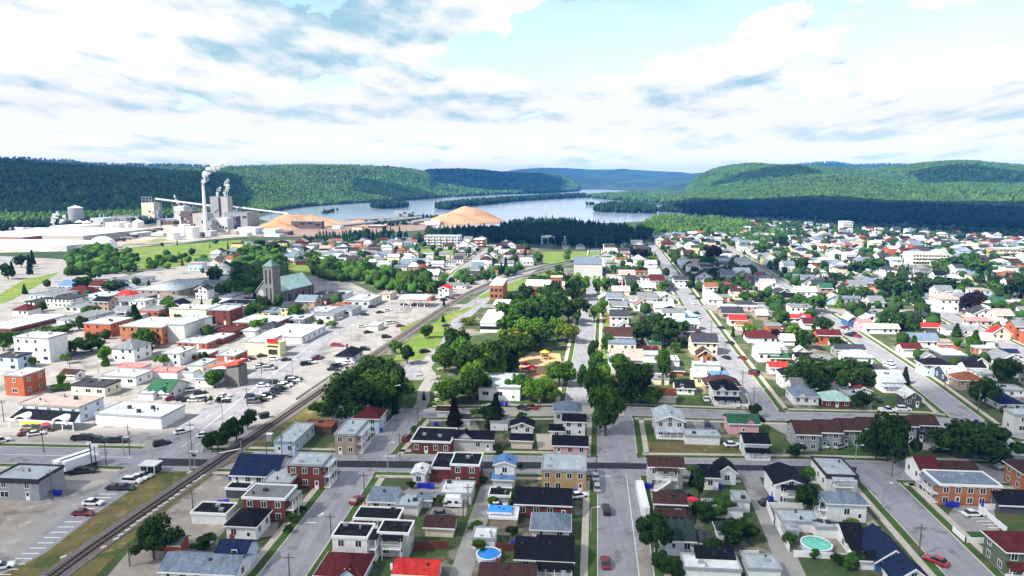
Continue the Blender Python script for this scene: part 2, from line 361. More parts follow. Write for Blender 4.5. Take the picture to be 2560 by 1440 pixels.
for r in ROADS:
    if not r['walk']: continue
    h = r['w']/2
    for s in (-1, 1):
        a, b = sorted((s*h, s*(h+.22))); strip('kerb', r['pts'], a, b, M['kerb'], .15, .1, lambda p, r=r: clear_of_roads(p, r, .1))
        a, b = sorted((s*(h+.22), s*(h+2.0))); strip('verge', r['pts'], a, b, M['dry'] if r['coarse'][0].y > 300 else M['grass'], .13, 0, lambda p, r=r: clear_of_roads(p, r))
        a, b = sorted((s*(h+2.0), s*(h+3.5))); strip('sidewalk', r['pts'], a, b, M['conc'], .14, .1, lambda p, r=r: clear_of_roads(p, r))
# road markings
strip('road_marking', [Vector(p) for p in resample([G(1622,1600), G(1598,1440), G(1566,1190)], 4)], -.07, .07, M['paint'], .056)
strip('road_marking', resample([G(-300,1131), G(0,1136), G(330,1144)], 4), -.1, .1, M['paint'], .056)
sheet('fresh_asphalt', [(398,1146), (522,1149), (505,1166), (384,1165)], M['fresh'], .074)
sheet('fresh_asphalt', [(832,1152), (1500,1157), (2142,1168), (2140,1180), (1500,1172), (1100,1172), (832,1168)], M['fresh'], .074)
for k in range(13):
    x, y = 222-k*17.6, 1291+k*13.2
    sheet('road_marking', [(x-42,y), (x,y), (x-1,y+1.6), (x-43,y+1.6)], M['paint'], .07)
for k in range(5):
    x, y = 292-k*14, 1235+k*9
    sheet('road_marking', [(x-44,y), (x,y), (x,y+1.5), (x-44,y+1.5)], M['paint'], .07)
for k in range(6):
    x, y = 2395+k*15, 1278+k*8.2
    sheet('road_marking', [(x,y), (x+36,y), (x+37,y+1.5), (x+1,y+1.5)], M['paint'], .07)
for q in ([(792,1290),(806,1281),(812,1284),(797,1293)], [(770,1306),(790,1306),(790,1308),(768,1308)]): sheet('road_marking', q, M['paint'], .07)
for (x, y) in ((690,1190),(960,1140),(1880,1036),(1500,1190)): sheet('road_marking', [(x,y), (x+26,y), (x+26,y+1.5), (x,y+1.5)], M['paint'], .075)
# lawns, lots and yards (outlines as they lie on the ground)
LZ = [0]
def lots(name, m, z, *polys):
    for p in polys: LZ[0] += 1; sheet(name, p, m, z+.0005*LZ[0])
lots('lawn', M['dry'], .062, [(0,1440),(0,1475),(130,1460),(520,1172),(490,1178),(395,1180),(240,1285),(110,1385)])
lots('lawn', M['dry'], .061, [(110,1475),(480,1212),(640,1104),(740,1034),(845,975),(800,1045),(700,1085),(620,1140),(560,1168),(500,1214),(430,1265),(330,1350),(240,1440),(210,1475)])
lots('lawn', M['dry'], .033, [(1598,1105),(1815,1106),(1868,1145),(1604,1147)])
lots('lawn', M['grass'], .035, [(1592,1055),(1632,1055),(1636,1096),(1596,1098)], [(1900,1055),(1955,1055),(1968,1090),(1930,1130),(1905,1120)],
     [(1690,985),(1775,985),(1778,1018),(1692,1018)], [(2180,990),(2240,985),(2330,985),(2400,1028),(2180,1026)], [(2130,1090),(2390,1140),(2280,1150),(2020,1145)],
     [(2230,1290),(2560,1270),(2560,1300),(2490,1320),(2500,1345),(2400,1355)], [(2410,1280),(2560,1275),(2560,1320),(2490,1325)],
     [(1000,1010),(1035,1005),(1060,950),(1075,905),(1095,915),(1110,1015),(1062,1020)], [(1270,1000),(1410,1000),(1420,1022),(1300,1020)])
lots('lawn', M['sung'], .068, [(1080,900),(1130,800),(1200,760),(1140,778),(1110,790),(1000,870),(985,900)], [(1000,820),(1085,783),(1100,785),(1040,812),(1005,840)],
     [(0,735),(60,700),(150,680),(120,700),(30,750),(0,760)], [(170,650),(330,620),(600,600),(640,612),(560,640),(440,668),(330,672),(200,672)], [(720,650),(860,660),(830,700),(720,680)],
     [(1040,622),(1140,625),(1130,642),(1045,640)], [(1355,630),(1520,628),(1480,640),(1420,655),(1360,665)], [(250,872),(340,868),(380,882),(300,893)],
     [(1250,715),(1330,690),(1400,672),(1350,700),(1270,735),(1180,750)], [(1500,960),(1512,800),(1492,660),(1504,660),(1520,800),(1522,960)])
lots('parking_lot', M['asph2'], .037, [(2390,1262),(2480,1262),(2500,1330),(2340,1328)], [(1900,1052),(2010,1052),(2000,1110),(1960,1085)], [(1060,1195),(1150,1170),(1130,1250),(1000,1235)],
     [(1715,1055),(1800,1055),(1805,1092),(1715,1095)])
lots('gravel_yard', M['gravel'], .027, [(520,1185),(620,1200),(560,1330),(440,1440),(240,1475),(350,1345)], [(1090,1255),(1170,1250),(1165,1290),(1060,1290)], [(-400,1260),(160,1255),(40,1330),(-500,1500)],
     [(640,1300),(700,1295),(690,1340),(640,1345)], [(1110,1030),(1180,1040),(1230,1130),(1200,1130)], [(1600,1300),(1616,1300),(1625,1475),(1590,1475)], [(2150,1280),(2170,1280),(2300,1440),(2240,1440)])
lots('pavement', M['conc'], .045, [(1205,1010),(1560,1016),(1560,1040),(1150,1042)], [(1340,1085),(1410,1085),(1410,1125),(1345,1125)])
lots('sand', M['sand'], .05, [(1296,900),(1330,880),(1400,884),(1404,905),(1370,940),(1300,944)])
strip('path', resample(smooth([G(1048,1022), G(1060,1000), G(1058,975), G(1082,940), G(1060,920), G(1075,895), G(1085,870)], 3), 2), -2.2, 2.2, M['asph2'], .08)
# ---- railway
rp = smooth([G(40,1530), G(130,1440), G(480,1200), G(830,960), G(1150,743), G(1230,706), G(1330,672), G(1450,648), G(1600,628)], 1)
rpd = resample(rp, 3)
strip('rail_ballast', rpd, -2.9, 2.9, M['ballast'], .18, .1)
rpx = resample([Vector(p) for p in resample([G(40,1530), G(130,1440), G(480,1200), G(830,960)], 300)], .75)
sl_ = MB()
for i in range(0, len(rpx)-1):
    p = rpx[i]; t = (rpx[i+1]-p).normalized(); n = Vector((t.y, -t.x, 0)); u = t*.12; w = n*1.3
    q = [p-u-w, p-u+w, p+u+w, p+u-w]; sl_.hexa([Vector((a.x,a.y,.18)) for a in q], [Vector((a.x,a.y,.27)) for a in q])
sl_.obj('rail_sleepers', M['sleeper'])['kind'] = 'structure'
for s in (-.72, .72): strip('railway_rail', rpd, s-.06, s+.06, M['rail'], .40, .1)
rq = resample(smooth([G(1182,735), G(1260,704), G(1340,682), G(1450,655)], 1), 3)
strip('rail_ballast', rq, -2.2, 2.2, M['ballast'], .17, .1)
# ---- river (photographed outline on the plain), islands
M['water'] = mat('river_water', (.28,.35,.44), .14, .15, .002, bump=.05, bscale=.05, spec=.8)
def ring(pts): return [(max(-9000, min(9000, xat(*p))), depth(p[1])) for p in pts]
sheet('river', ring([(640,545), (720,526), (820,512), (930,505), (1110,494), (1250,487), (1350,484), (1450,478), (1456,471), (1462,466.5), (1500,468.5), (1488,473), (1530,474), (1560,476), (1585,480), (1562,484),
    (1500,490), (1460,494), (1500,497), (1540,502), (1600,506), (1640,514), (1700,521), (1740,530), (1700,545), (1650,538), (1632,552), (1560,556), (1430,560), (1180,572), (900,566), (700,562)]), M['water'], .05, world=True)
EXCL = [ring([(640,545), (720,526), (930,505), (1250,487), (1450,476), (1585,480), (1460,494), (1640,514), (1640,552), (1560,556), (1430,545), (1180,560), (900,560), (700,562)])]
def inside(x, y, poly):
    c = False; n = len(poly)
    for i in range(n):
        x1, y1 = poly[i][:2]; x2, y2 = poly[i-1][:2]
        if (y1 > y) != (y2 > y) and x < (x2-x1)*(y-y1)/(y2-y1)+x1: c = not c
    return c
# ---- hills: solid relief between a foot line and a crest line, each at its own distance
def hill(name, xs, foot, crest, Yc, m, nz=26, seed=1, amp=10, back=1.35, step=16, low=0.0):
    """foot rows/crest rows are (px,row) lists; crest stands Yc metres away"""
    fx, fr = zip(*foot); cx, crw = zip(*crest)
    cols = np.arange(xs[0], xs[1]+1, step); V = []; nr = nz+8; ph = np.random.default_rng(seed)
    fr_ = [(ph.uniform(-.011, .011), ph.uniform(-.006, .011), ph.uniform(0, 6.28), ph.uniform(.3, 1)) for _ in range(12)] + [(ph.uniform(-.02, .02), ph.uniform(-.02, .02), ph.uniform(0, 6.28), .14) for _ in range(20)]
    yc = Yc if callable(Yc) else (lambda x: Yc)
    for c in cols:
        r0 = np.interp(c, fx, fr); r1 = np.interp(c, cx, crw); Y0 = depth(r0); Y1 = max(yc(c), Y0*1.12)
        vv = (720-r1)/FPX; s1 = (st-vv*ct)/(ct+vv*st); Zc = HH-Y1*s1
        for k in range(nr):
            if k <= nz: t = k/nz; Y = Y0+(Y1-Y0)*t; e = (math.sin((t-.5)*math.pi)*.5+.5)*.55+t*.45; Z = Zc*e; w = math.sin(t*math.pi)
            else: t = (k-nz)/7; Y = Y1*(1+(back-1)*t); Z = Zc*(1-t)*(1-t*.2)-2*t; w = math.sin(t*math.pi)*.3
            X = (c-1280)/FPX*Y/(ct+ (720-(r0 if k <= nz else r1))/FPX*st)
            a = sum(g*math.sin(X*u+Y*v+p) for u, v, p, g in fr_)
            V.append((X, Y, Z+a*amp*w*.55 - (1 if k == 0 else 0)))
    nc = len(cols); F = [(i*nr+k, (i+1)*nr+k, (i+1)*nr+k+1, i*nr+k+1) for i in range(nc-1) for k in range(nr-1)]
    me = bpy.data.meshes.new(name); me.from_pydata(V, [], F); me.polygons.foreach_set('use_smooth', [True]*len(me.polygons)); me.materials.append(m); me.update()
    o = link(name, me); o['kind'] = 'structure'
    return o, np.array(V).reshape(nc, nr, 3), nz
M['hill'] = mat('hill_woods', (.03,.07,.014), .95, .3, .012, bump=.9, bscale=.09, detail=9, extra=patches((.06,.12,.02), .02, .45, .6, (.30,.27,.24), .011, .70, .76))
M['hillfar'] = mat('far_hill_woods', (.020,.05,.016), .95, .3, .006, bump=.9, bscale=.03, detail=9, extra=patches((.05,.09,.025), .004, .45, .6))
f1 = [(-160,575), (0,566), (300,556), (600,540), (650,533), (750,518), (900,508), (1000,502), (1110,494)]
c1 = [(-160,400), (0,405), (60,405), (100,411), (200,418), (330,424), (450,430), (560,424), (620,420), (700,418), (900,418), (980,421), (1040,428), (1075,440), (1095,470), (1110,490)]
H1 = hill('hill', (-160,1110), f1, c1, lambda x: 2300+x*.9, M['hill'], seed=3, amp=14)
H2 = hill('hill', (1050,1452), [(1050,498), (1110,494), (1250,487), (1350,484), (1452,478)], [(1050,432), (1080,428), (1150,427), (1200,430), (1260,436), (1350,438), (1390,442), (1420,449), (1440,460), (1452,476)], 5200, M['hillfar'], seed=5, amp=20, step=12)
H3 = hill('hill', (1150,1800), [(1150,474), (1450,470), (1800,474)], [(1150,436), (1230,432), (1290,424), (1350,419), (1420,420), (1480,424), (1560,423), (1640,428), (1700,430), (1740,436), (1800,440)], 8200, M['hillfar'], seed=8, amp=20, step=16, back=1.1)
H3b = hill('hill', (1300,1800), [(1300,478), (1480,474), (1600,477), (1800,480)], [(1300,440), (1400,441), (1450,449), (1480,442), (1560,440), (1640,446), (1700,440), (1740,432), (1800,430)], 6600, M['hillfar'], seed=9, amp=15, step=16, back=1.12)
f4 = [(1700,499), (1750,503), (1900,508), (2100,512), (2300,518), (2560,530), (2740,536)]
c4 = [(1700,492), (1712,476), (1730,455), (1750,441), (1775,428), (1810,419), (1860,413), (1895,413), (1930,417), (1990,418), (2060,422), (2120,425), (2180,427), (2240,420), (2300,413), (2380,409), (2430,408), (2500,414), (2560,420), (2740,424)]
H4 = hill('hill', (1700,2740), f4, c4, lambda x: 3500-(x-1700)*.45, M['hill'], seed=11, amp=16)
H5 = hill('hill', (1880,2740), [(1880,470), (2740,470)], [(1880,420), (1930,416), (2040,408), (2080,407), (2130,413), (2200,412), (2250,411), (2300,418), (2440,414), (2500,412), (2560,416), (2740,414)], 5600, M['hillfar'], seed=12, amp=20)
H0 = hill('hill', (-160,900), [(-160,480), (900,480)], [(-160,392), (0,395), (60,396), (150,402), (180,401), (215,410), (300,412), (440,415), (520,418), (600,419), (700,417), (800,421), (900,424)], 5000, M['hillfar'], seed=14, amp=15)
# ---- woods: trees merged per wood (nobody could count them)
def unit_conifer(n=6):
    v = []; f = []
    for (z0, z1, r) in ((.08,.55,.24), (.32,.8,.18), (.58,1.0,.11)):
        b = len(v)
        for i in range(n): a = 6.283*i/n; k = 1 if i % 2 else .72; v.append((r*k*math.cos(a), r*k*math.sin(a), z0+(.03 if i % 2 else 0)))
        v.append((0, 0, z1)); f += [(b+i, b+(i+1) % n, b+n) for i in range(n)]
    return np.array(v), np.array(f)
def unit_blob(seed=0, sub=1):
    import bmesh
    bm = bmesh.new(); bmesh.ops.create_icosphere(bm, subdivisions=sub, radius=.5); g = np.random.default_rng(seed)
    v = np.array([tuple(x.co) for x in bm.verts]); v *= (1+g.uniform(-.28, .22, (len(v), 1))); v[:, 2] = v[:, 2]*1.0+.56
    f = np.array([[x.index for x in t.verts] for t in bm.faces]); bm.free(); return v, f
CON = unit_conifer(); BLO = [unit_blob(i) for i in range(4)]
def woods(name, P, h0, h1, m, con=.4, label='', wid=.62, cat='woods'):
    """P: n x 3 foot positions"""
    VV, FF, b = [], [], 0
    g = np.random.default_rng(len(P)+3)
    for p in P:
        h = g.uniform(h0, h1)
        if g.random() < con: v, f = CON; s = np.array((h*.9, h*.9, h*1.12))
        else: v, f = BLO[g.integers(4)]; w = h*wid*g.uniform(.8, 1.25); s = np.array((w, w, h*.9))
        a = g.uniform(0, 6.28); c_, s_ = math.cos(a), math.sin(a); q = v*s; x = q[:, 0]*c_-q[:, 1]*s_; y = q[:, 0]*s_+q[:, 1]*c_
        VV.append(np.stack([x+p[0], y+p[1], q[:, 2]+p[2]-.5], 1)); FF.append(f+b); b += len(v)
    V = np.concatenate(VV).astype(np.float32); F = np.concatenate(FF).astype(np.int32)
    me = bpy.data.meshes.new(name); me.vertices.add(len(V)); me.vertices.foreach_set('co', V.ravel()); me.loops.add(F.size); me.loops.foreach_set('vertex_index', F.ravel())
    me.polygons.add(len(F)); me.polygons.foreach_set('loop_start', np.arange(0, F.size, 3, dtype=np.int32)); me.polygons.foreach_set('loop_total', np.full(len(F), 3, dtype=np.int32))
    me.materials.append(m); me.update(calc_edges=True); me.validate()
    o = link(name, me); tag(o, label, cat, kind='stuff'); return o
def on_hill(Hh, n, tmax=1.0, seed=0):
    _, V, nz = Hh; g = np.random.default_rng(seed); nc = V.shape[0]; out = []
    area = np.linalg.norm(V[1:, :nz]-V[:-1, :nz], axis=2); p = area.ravel(); p = p/p.sum(); idx = g.choice(len(p), n, p=p)
    for q in idx:
        i, k = divmod(q, nz); a, b = g.random(2)
        out.append(V[i, k]*(1-a)*(1-b)+V[i+1, k]*a*(1-b)+V[i, k+1]*(1-a)*b+V[i+1, k+1]*a*b)
    return np.array(out)
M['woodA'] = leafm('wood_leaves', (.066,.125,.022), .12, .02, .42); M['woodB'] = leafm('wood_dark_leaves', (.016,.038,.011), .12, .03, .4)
woods('hillside_forest', on_hill(H1, 34000, seed=1), 9, 17, M['woodA'], .35, 'dense mixed forest covering the long hill behind the mill')
woods('hillside_forest', on_hill(H4, 40000, seed=2), 9, 17, M['woodA'], .25, 'bright green forest covering the broad rounded hill on the right')
woods('hillside_forest', on_hill(H5, 8000, seed=3), 12, 22, M['woodA'], .3, 'forest on the farther crest behind the right hill')
woods('hillside_forest', on_hill(H0, 6000, seed=4), 12, 22, M['woodA'], .3, 'forest on the blue far crest at the upper left')
woods('hillside_forest', on_hill(H2, 9000, seed=5), 14, 24, M['woodA'], .3, 'shaded forest on the blue headland beside the river bend')
def scatter(pxpoly, spacing, seed=0, z=0.0, limit=20000):
    poly = ring(pxpoly); g = np.random.default_rng(seed); xs = [p[0] for p in poly]; ys = [p[1] for p in poly]; out = []
    n = int((max(xs)-min(xs))*(max(ys)-min(ys))/(spacing*spacing))
    for _ in range(min(n, 400000)):
        x, y = g.uniform(min(xs), max(xs)), g.uniform(min(ys), max(ys))
        if inside(x, y, poly): out.append((x, y, z))
        if len(out) >= limit: break
    return np.array(out)
woods('riverside_forest', scatter([(1010,614),(1100,602),(1060,590),(1240,585),(1290,568),(1330,562),(1440,567),(1560,584),(1640,594),(1560,612),(1500,622),(1360,612),(1200,606)], 6.3, 6), 9, 17, M['woodB'], .62, 'dark mixed forest between the houses and the river')
woods('riverside_forest', scatter([(1620,560),(1640,546),(1700,548),(1800,552),(1880,565),(1850,585),(1700,592),(1600,578)], 8, 7), 8, 14, M['woodA'], .2, 'light green trees on the bank right of the river bend')
woods('island_trees', scatter([(925,519),(960,514),(1010,513),(1022,519),(1000,522),(940,523)], 9, 8), 12, 20, M['woodB'], .4, 'dark wooded island left of the chip pile')
woods('island_trees', scatter([(1086,521),(1120,514),(1200,506),(1310,499),(1410,493),(1460,491),(1470,494),(1380,499),(1290,505),(1180,517),(1130,524),(1095,526)], 9, 9), 12, 20, M['woodB'], .3, 'long narrow wooded spit across the river')
woods('island_trees', scatter([(1487,529),(1500,520),(1540,517),(1600,518),(1640,525),(1640,535),(1560,533),(1500,532)], 9, 10), 12, 20, M['woodB'], .5, 'dark wooded point reaching into the river from the right')
woods('island_trees', scatter([(1459,514),(1474,511),(1486,513),(1470,516)], 12, 11), 9, 13, M['woodB'], .6, 'tiny tree covered islet in the middle of the river')
woods('plain_forest', scatter([(1460,494),(1500,490),(1580,484),(1640,480),(1720,488),(1740,500),(1690,514),(1600,505),(1520,500)], 16, 12, limit=9000), 12, 20, M['woodA'], .3, 'flat green woodland at the foot of the right hill')
woods('plain_forest', scatter([(1640,530),(1690,514),(1740,500),(1900,508),(2100,512),(2300,518),(2560,530),(2700,540),(2700,592),(2560,580),(2300,566),(2100,556),(1900,545),(1750,540)], 11, 13, limit=16000), 9, 17, M['woodB'], .4, 'shaded forest between the far houses and the right hill')
woods('bank_trees', scatter([(0,566),(300,556),(500,545),(640,536),(600,552),(400,560),(200,572),(0,580)], 10, 14), 9, 15, M['woodB'], .5, 'dark trees at the hill foot behind the mill')
woods('bank_trees', scatter([(800,534),(840,527),(850,530),(815,537)], 10, 15), 6, 10, M['woodB'], .4, 'low bushes on a spit beyond the chip pile')
woods('bank_trees', scatter([(900,562),(950,556),(1050,545),(1100,545),(1080,556),(980,566)], 9, 16), 6, 11, M['woodB'], .4, 'low dark trees by the powerhouse')
woods('bank_trees', scatter([(760,612),(800,598),(900,590),(1000,585),(1020,600),(960,606),(850,612),(780,622)], 11, 17), 8, 14, M['woodB'], .75, 'row of dark conifers in front of the chip conveyors')
# ---- clouds overhead (outside the picture) that throw the shade
M['cloud'] = mat('cloud', (.9,.9,.9), 1.0, .02, .01)
def cloud_over(px, alt=900, th=60, seed=0, world=None, m='cloud'):
    """a cumulus whose shadow falls on the ground outline px"""
    poly = [(p[0], p[1]) for p in world] if world else ring(px)
    off = Vector((sdir.x, sdir.y))*(alt/sdir.z); g = np.random.default_rng(seed)
    cx = sum(p[0] for p in poly)/len(poly); cy = sum(p[1] for p in poly)/len(poly)
    pts = []
    for i in range(len(poly)):
        a, b = Vector(poly[i]), Vector(poly[(i+1) % len(poly)]); n = max(2, int((b-a).length/12))
        for k in range(n): p = a.lerp(b, k/n); d = (p-Vector((cx, cy))); pts.append(p+d.normalized()*g.uniform(-5, 9))
    V = []; rings = ((1.0, 0), (.97, .35), (.86, .7), (.55, 1.0), (.2, 1.1))
    n = len(pts)
    for s, zz in rings:
        for p in pts: q = Vector((cx, cy))+(p-Vector((cx, cy)))*s; V.append((q.x+off.x, q.y+off.y, alt+zz*th+(g.uniform(-.12, .12)*th if zz else 0)))
    F = [(r*n+i, r*n+(i+1) % n, (r+1)*n+(i+1) % n, (r+1)*n+i) for r in range(len(rings)-1) for i in range(n)]
    F.append(tuple(range(n-1, -1, -1))); F.append(tuple((len(rings)-1)*n+i for i in range(n)))
    me = bpy.data.meshes.new('cloud'); me.from_pydata(V, [], F); me.materials.append(M[m]); me.update()
    o = link('cloud', me); o['kind'] = 'structure'; return o
tm_ = mat('thin_cloud', (.9,.9,.9), 1.0, .021, .01); t_ = tm_.node_tree; mo = [n for n in t_.nodes if n.type == 'OUTPUT_MATERIAL'][0]; bs_ = [n for n in t_.nodes if n.type == 'BSDF_PRINCIPLED'][0]
tq = t_.nodes.new('ShaderNodeBsdfTransparent'); mq = t_.nodes.new('ShaderNodeMixShader'); mq.inputs[0].default_value = .52; t_.links.new(bs_.outputs[0], mq.inputs[1]); t_.links.new(tq.outputs[0], mq.inputs[2]); t_.links.new(mq.outputs[0], mo.inputs[0]); M['thin'] = tm_
cloud_over(None, m='thin', seed=1, world=[(-260,40), (260,40), (300,230), (170,250), (110,222), (60,226), (0,212), (-60,208), (-95,196), (-160,180), (-260,168)])
cloud_over(None, seed=2, world=[(-1500,1330), (-1000,1330), (-760,1380), (-560,1500), (-640,1800), (-760,2200), (-1100,2700), (-1900,2700), (-2300,1500)])
cloud_over([(1740,545),(1690,523),(1760,512),(1900,507),(2100,508),(2300,512),(2560,520),(2760,530),(2760,610),(2560,600),(2300,586),(2060,566),(1900,552)], seed=3)
cloud_over([(600,770),(560,720),(470,745),(450,705),(600,680),(660,705),(650,760)], seed=4)
cloud_over([(1090,598),(1280,575),(1450,572),(1600,585),(1640,612),(1500,625),(1360,622),(1200,608)], seed=5)
cloud_over(None, alt=2500, seed=6, world=[(-420,3600), (200,3300), (420,4600), (200,5600), (-700,5600)])
cloud_over([(1675,665),(1780,655),(1860,690),(1880,715),(1760,715),(1690,700)], seed=7)

cloud_over(None, alt=1000, m='thin', seed=8, world=[(760,2750),(1250,2700),(1350,2950),(900,3050)])
cloud_over(None, alt=1000, m='thin', seed=9, world=[(1500,2500),(2100,2350),(2200,2700),(1650,2850)])
cloud_over(None, alt=1000, m='thin', seed=10, world=[(-500,2300),(-250,2350),(-300,2700),(-520,2650)])
# ================================================================= buildings
ROT = -R(5.0)          # blocks follow the street grid
def box_mesh(x0, x1, y0, y1, z0, z1, m, name): return MB().box(x0, x1, y0, y1, z0, z1).mesh(name, m)
WM = {}
def window_mesh(kind):
    if kind not in WM:
        w, h = {'n': (.55, .65), 'w': (1.0, .65), 's': (.7, 1.2), 't': (.45, .8)}[kind]
        f = MB(); f.box(-w-.1, w+.1, -.05, .02, -h-.1, -h); f.box(-w-.1, w+.1, -.05, .02, h, h+.1); f.box(-w-.1, -w, -.05, .02, -h, h); f.box(w, w+.1, -.05, .02, -h, h); f.box(-.04, .04, -.045, .02, -h, h)
        g = MB(); g.box(-w, w, -.03, .02, -h, h)
        WM[kind] = (f.mesh('window', M['trim']), g.mesh('pane', M['glass']))
    return WM[kind]
DM = {}
def door_mesh():
    if 'd' not in DM:
        d = MB(); d.box(-.5, .5, -.06, .02, 0, 2.1); f = MB(); f.box(-.3, .3, -.075, -.055, 1.0, 1.9)
        DM['d'] = (d.mesh('door', M['trim']), f.mesh('door_pane', M['glass']))
    return DM['d']
def add_window(h, x, y, z, rz, lod, kind='n'):
    f, g = window_mesh(kind)
    if lod >= 2:
        a = link('window', f, h, (x, y, z), rz); link('pane', g, a)
    else: link('window', g, h, (x, y, z), rz)
def gable_roof(Wd, D, h, axis, s, ov=.45, th=.22, m=None, gm=None):
    """roof shell + gable wall triangles; axis 'x' = ridge across the view"""
    b = MB()
    if axis == 'x':
        y0, y1, x0, x1 = -D/2-ov, D/2+ov, -Wd/2-ov, Wd/2+ov; r = s*D/2; e = h-s*ov
        for sg in (-1, 1):
            ye = sg*(D/2+ov); lo = [(x0, ye, e), (x1, ye, e), (x1, 0, h+r), (x0, 0, h+r)]
            hi = [(p[0], p[1], p[2]+th) for p in lo]
            if sg > 0: lo = lo[::-1]; hi = hi[::-1]
            b.hexa(lo, hi)
        g = []
        for sg in (-1, 1):
            x = sg*(Wd/2-.02); g.append(MB().poly([(x, -D/2, h), (x, D/2, h), (x, 0, h+r)][::sg]))
    else:
        x0, x1 = -Wd/2-ov, Wd/2+ov; r = s*Wd/2; e = h-s*ov; y0, y1 = -D/2-ov, D/2+ov
        for sg in (-1, 1):
            xe = sg*(Wd/2+ov); lo = [(xe, y1, e), (xe, y0, e), (0, y0, h+r), (0, y1, h+r)]
            hi = [(p[0], p[1], p[2]+th) for p in lo]
            if sg > 0: lo = lo[::-1]; hi = hi[::-1]
            b.hexa(lo, hi)
        g = []
        for sg in (-1, 1):
            y = sg*(D/2-.02); g.append(MB().poly([(-Wd/2, y, h), (Wd/2, y, h), (0, y, h+r)][::-sg]))
    return b, g, h+r
def hip_roof(Wd, D, h, s, ov=.5):
    b = MB(); W2, D2 = Wd/2+ov, D/2+ov; e = h-.05
    if Wd >= D: r = s*D2; a, c = (-(W2-D2), 0, h+r), (W2-D2, 0, h+r)
    else: r = s*W2; a, c = (0, -(D2-W2), h+r), (0, D2-W2, h+r)
    P = [(-W2,-D2,e), (W2,-D2,e), (W2,D2,e), (-W2,D2,e)]; Q = [(p[0],p[1],e-.18) for p in P]
    if Wd >= D: fs = [[P[0],P[1],c,a], [P[1],P[2],c], [P[2],P[3],a,c], [P[3],P[0],a]]
    else: fs = [[P[0],P[1],a], [P[1],P[2],c,a], [P[2],P[3],c], [P[3],P[0],a,c]]
    for f in fs: b.poly(f)
    for i in range(4): j = (i+1) % 4; b.poly([Q[i],Q[j],P[j],P[i]])
    b.poly(Q[::-1]); return b, h+r
def chimney(h, x, y, z0, z1, brick=True): return MB().box(x-.35, x+.35, y-.3, y+.3, z0, z1).obj('chimney', wallm('b' if brick else 'co'), h)
def stairs(h, x, y, z, dx, dy, w=.9, m=None):
    b = MB(); n = max(4, int(z/.22))
    for i in range(n): t = (i+.5)/n; cx, cy, cz = x+dx*t, y+dy*t, z*(1-t); b.box(cx-(w/2 if abs(dy) > abs(dx) else abs(dx)/n/2+.05), cx+(w/2 if abs(dy) > abs(dx) else abs(dx)/n/2+.05), cy-(w/2 if abs(dx) > abs(dy) else abs(dy)/n/2+.05), cy+(w/2 if abs(dx) > abs(dy) else abs(dy)/n/2+.05), cz-.06, cz)
    o = (w/2)*Vector((abs(dy) > abs(dx), abs(dx) >= abs(dy), 0))
    for s in (-1, 1):
        p = Vector((x, y, z))+o*s; q = Vector((x+dx, y+dy, 0))+o*s; b.bar(p+Vector((0,0,.9)), q+Vector((0,0,.9)), .05); b.bar(p, q, .07)
        for k in range(5): t = k/4; a = p.lerp(q, t); b.bar(a, a+Vector((0,0,.9)), .035)
    return b.obj('stairs', m or M['trim'], h)
def balcony(h, x0, x1, y0, y1, z, roof=None, m=None, posts=True, roofm_=None):
    b = MB(); b.box(x0, x1, y0, y1, z-.15, z)
    for (a0, a1, c0, c1) in ((x0, x1, y0, y0+.06), (x0, x0+.06, y0, y1), (x1-.06, x1, y0, y1)):
        b.box(a0, a1, c0, c1, z+.9, z+.98)
        n = max(2, int(max(a1-a0, c1-c0)/.45))
        for k in range(n+1):
            t = k/n; px_, py_ = a0+(a1-a0-.05)*t if a1-a0 > .1 else a0, c0+(c1-c0-.05)*t if c1-c0 > .1 else c0
            b.box(px_, px_+.04, py_, py_+.04, z, z+.9)
    for (px_, py_) in ((x0, y0), (x1-.14, y0)):
        b.box(px_, px_+.14, py_, py_+.14, 0, (z if not roof else roof))
    o = b.obj('balcony', m or M['trim'], h)
    if roof:
        r = MB(); r.hexa([(x0-.2,y0-.2,roof-.25),(x1+.2,y0-.2,roof-.25),(x1+.2,y1,roof),(x0-.2,y1,roof)], [(x0-.2,y0-.2,roof-.1),(x1+.2,y0-.2,roof-.1),(x1+.2,y1,roof+.2),(x0-.2,y1,roof+.2)]); r.obj('balcony_roof', roofm_ or roofm('k'), h)
    return o
RW = {'F': 'flat', 'G': 'gable', 'g': 'gable', 'H': 'hip', 'M': 'flat'}
NB = [0]
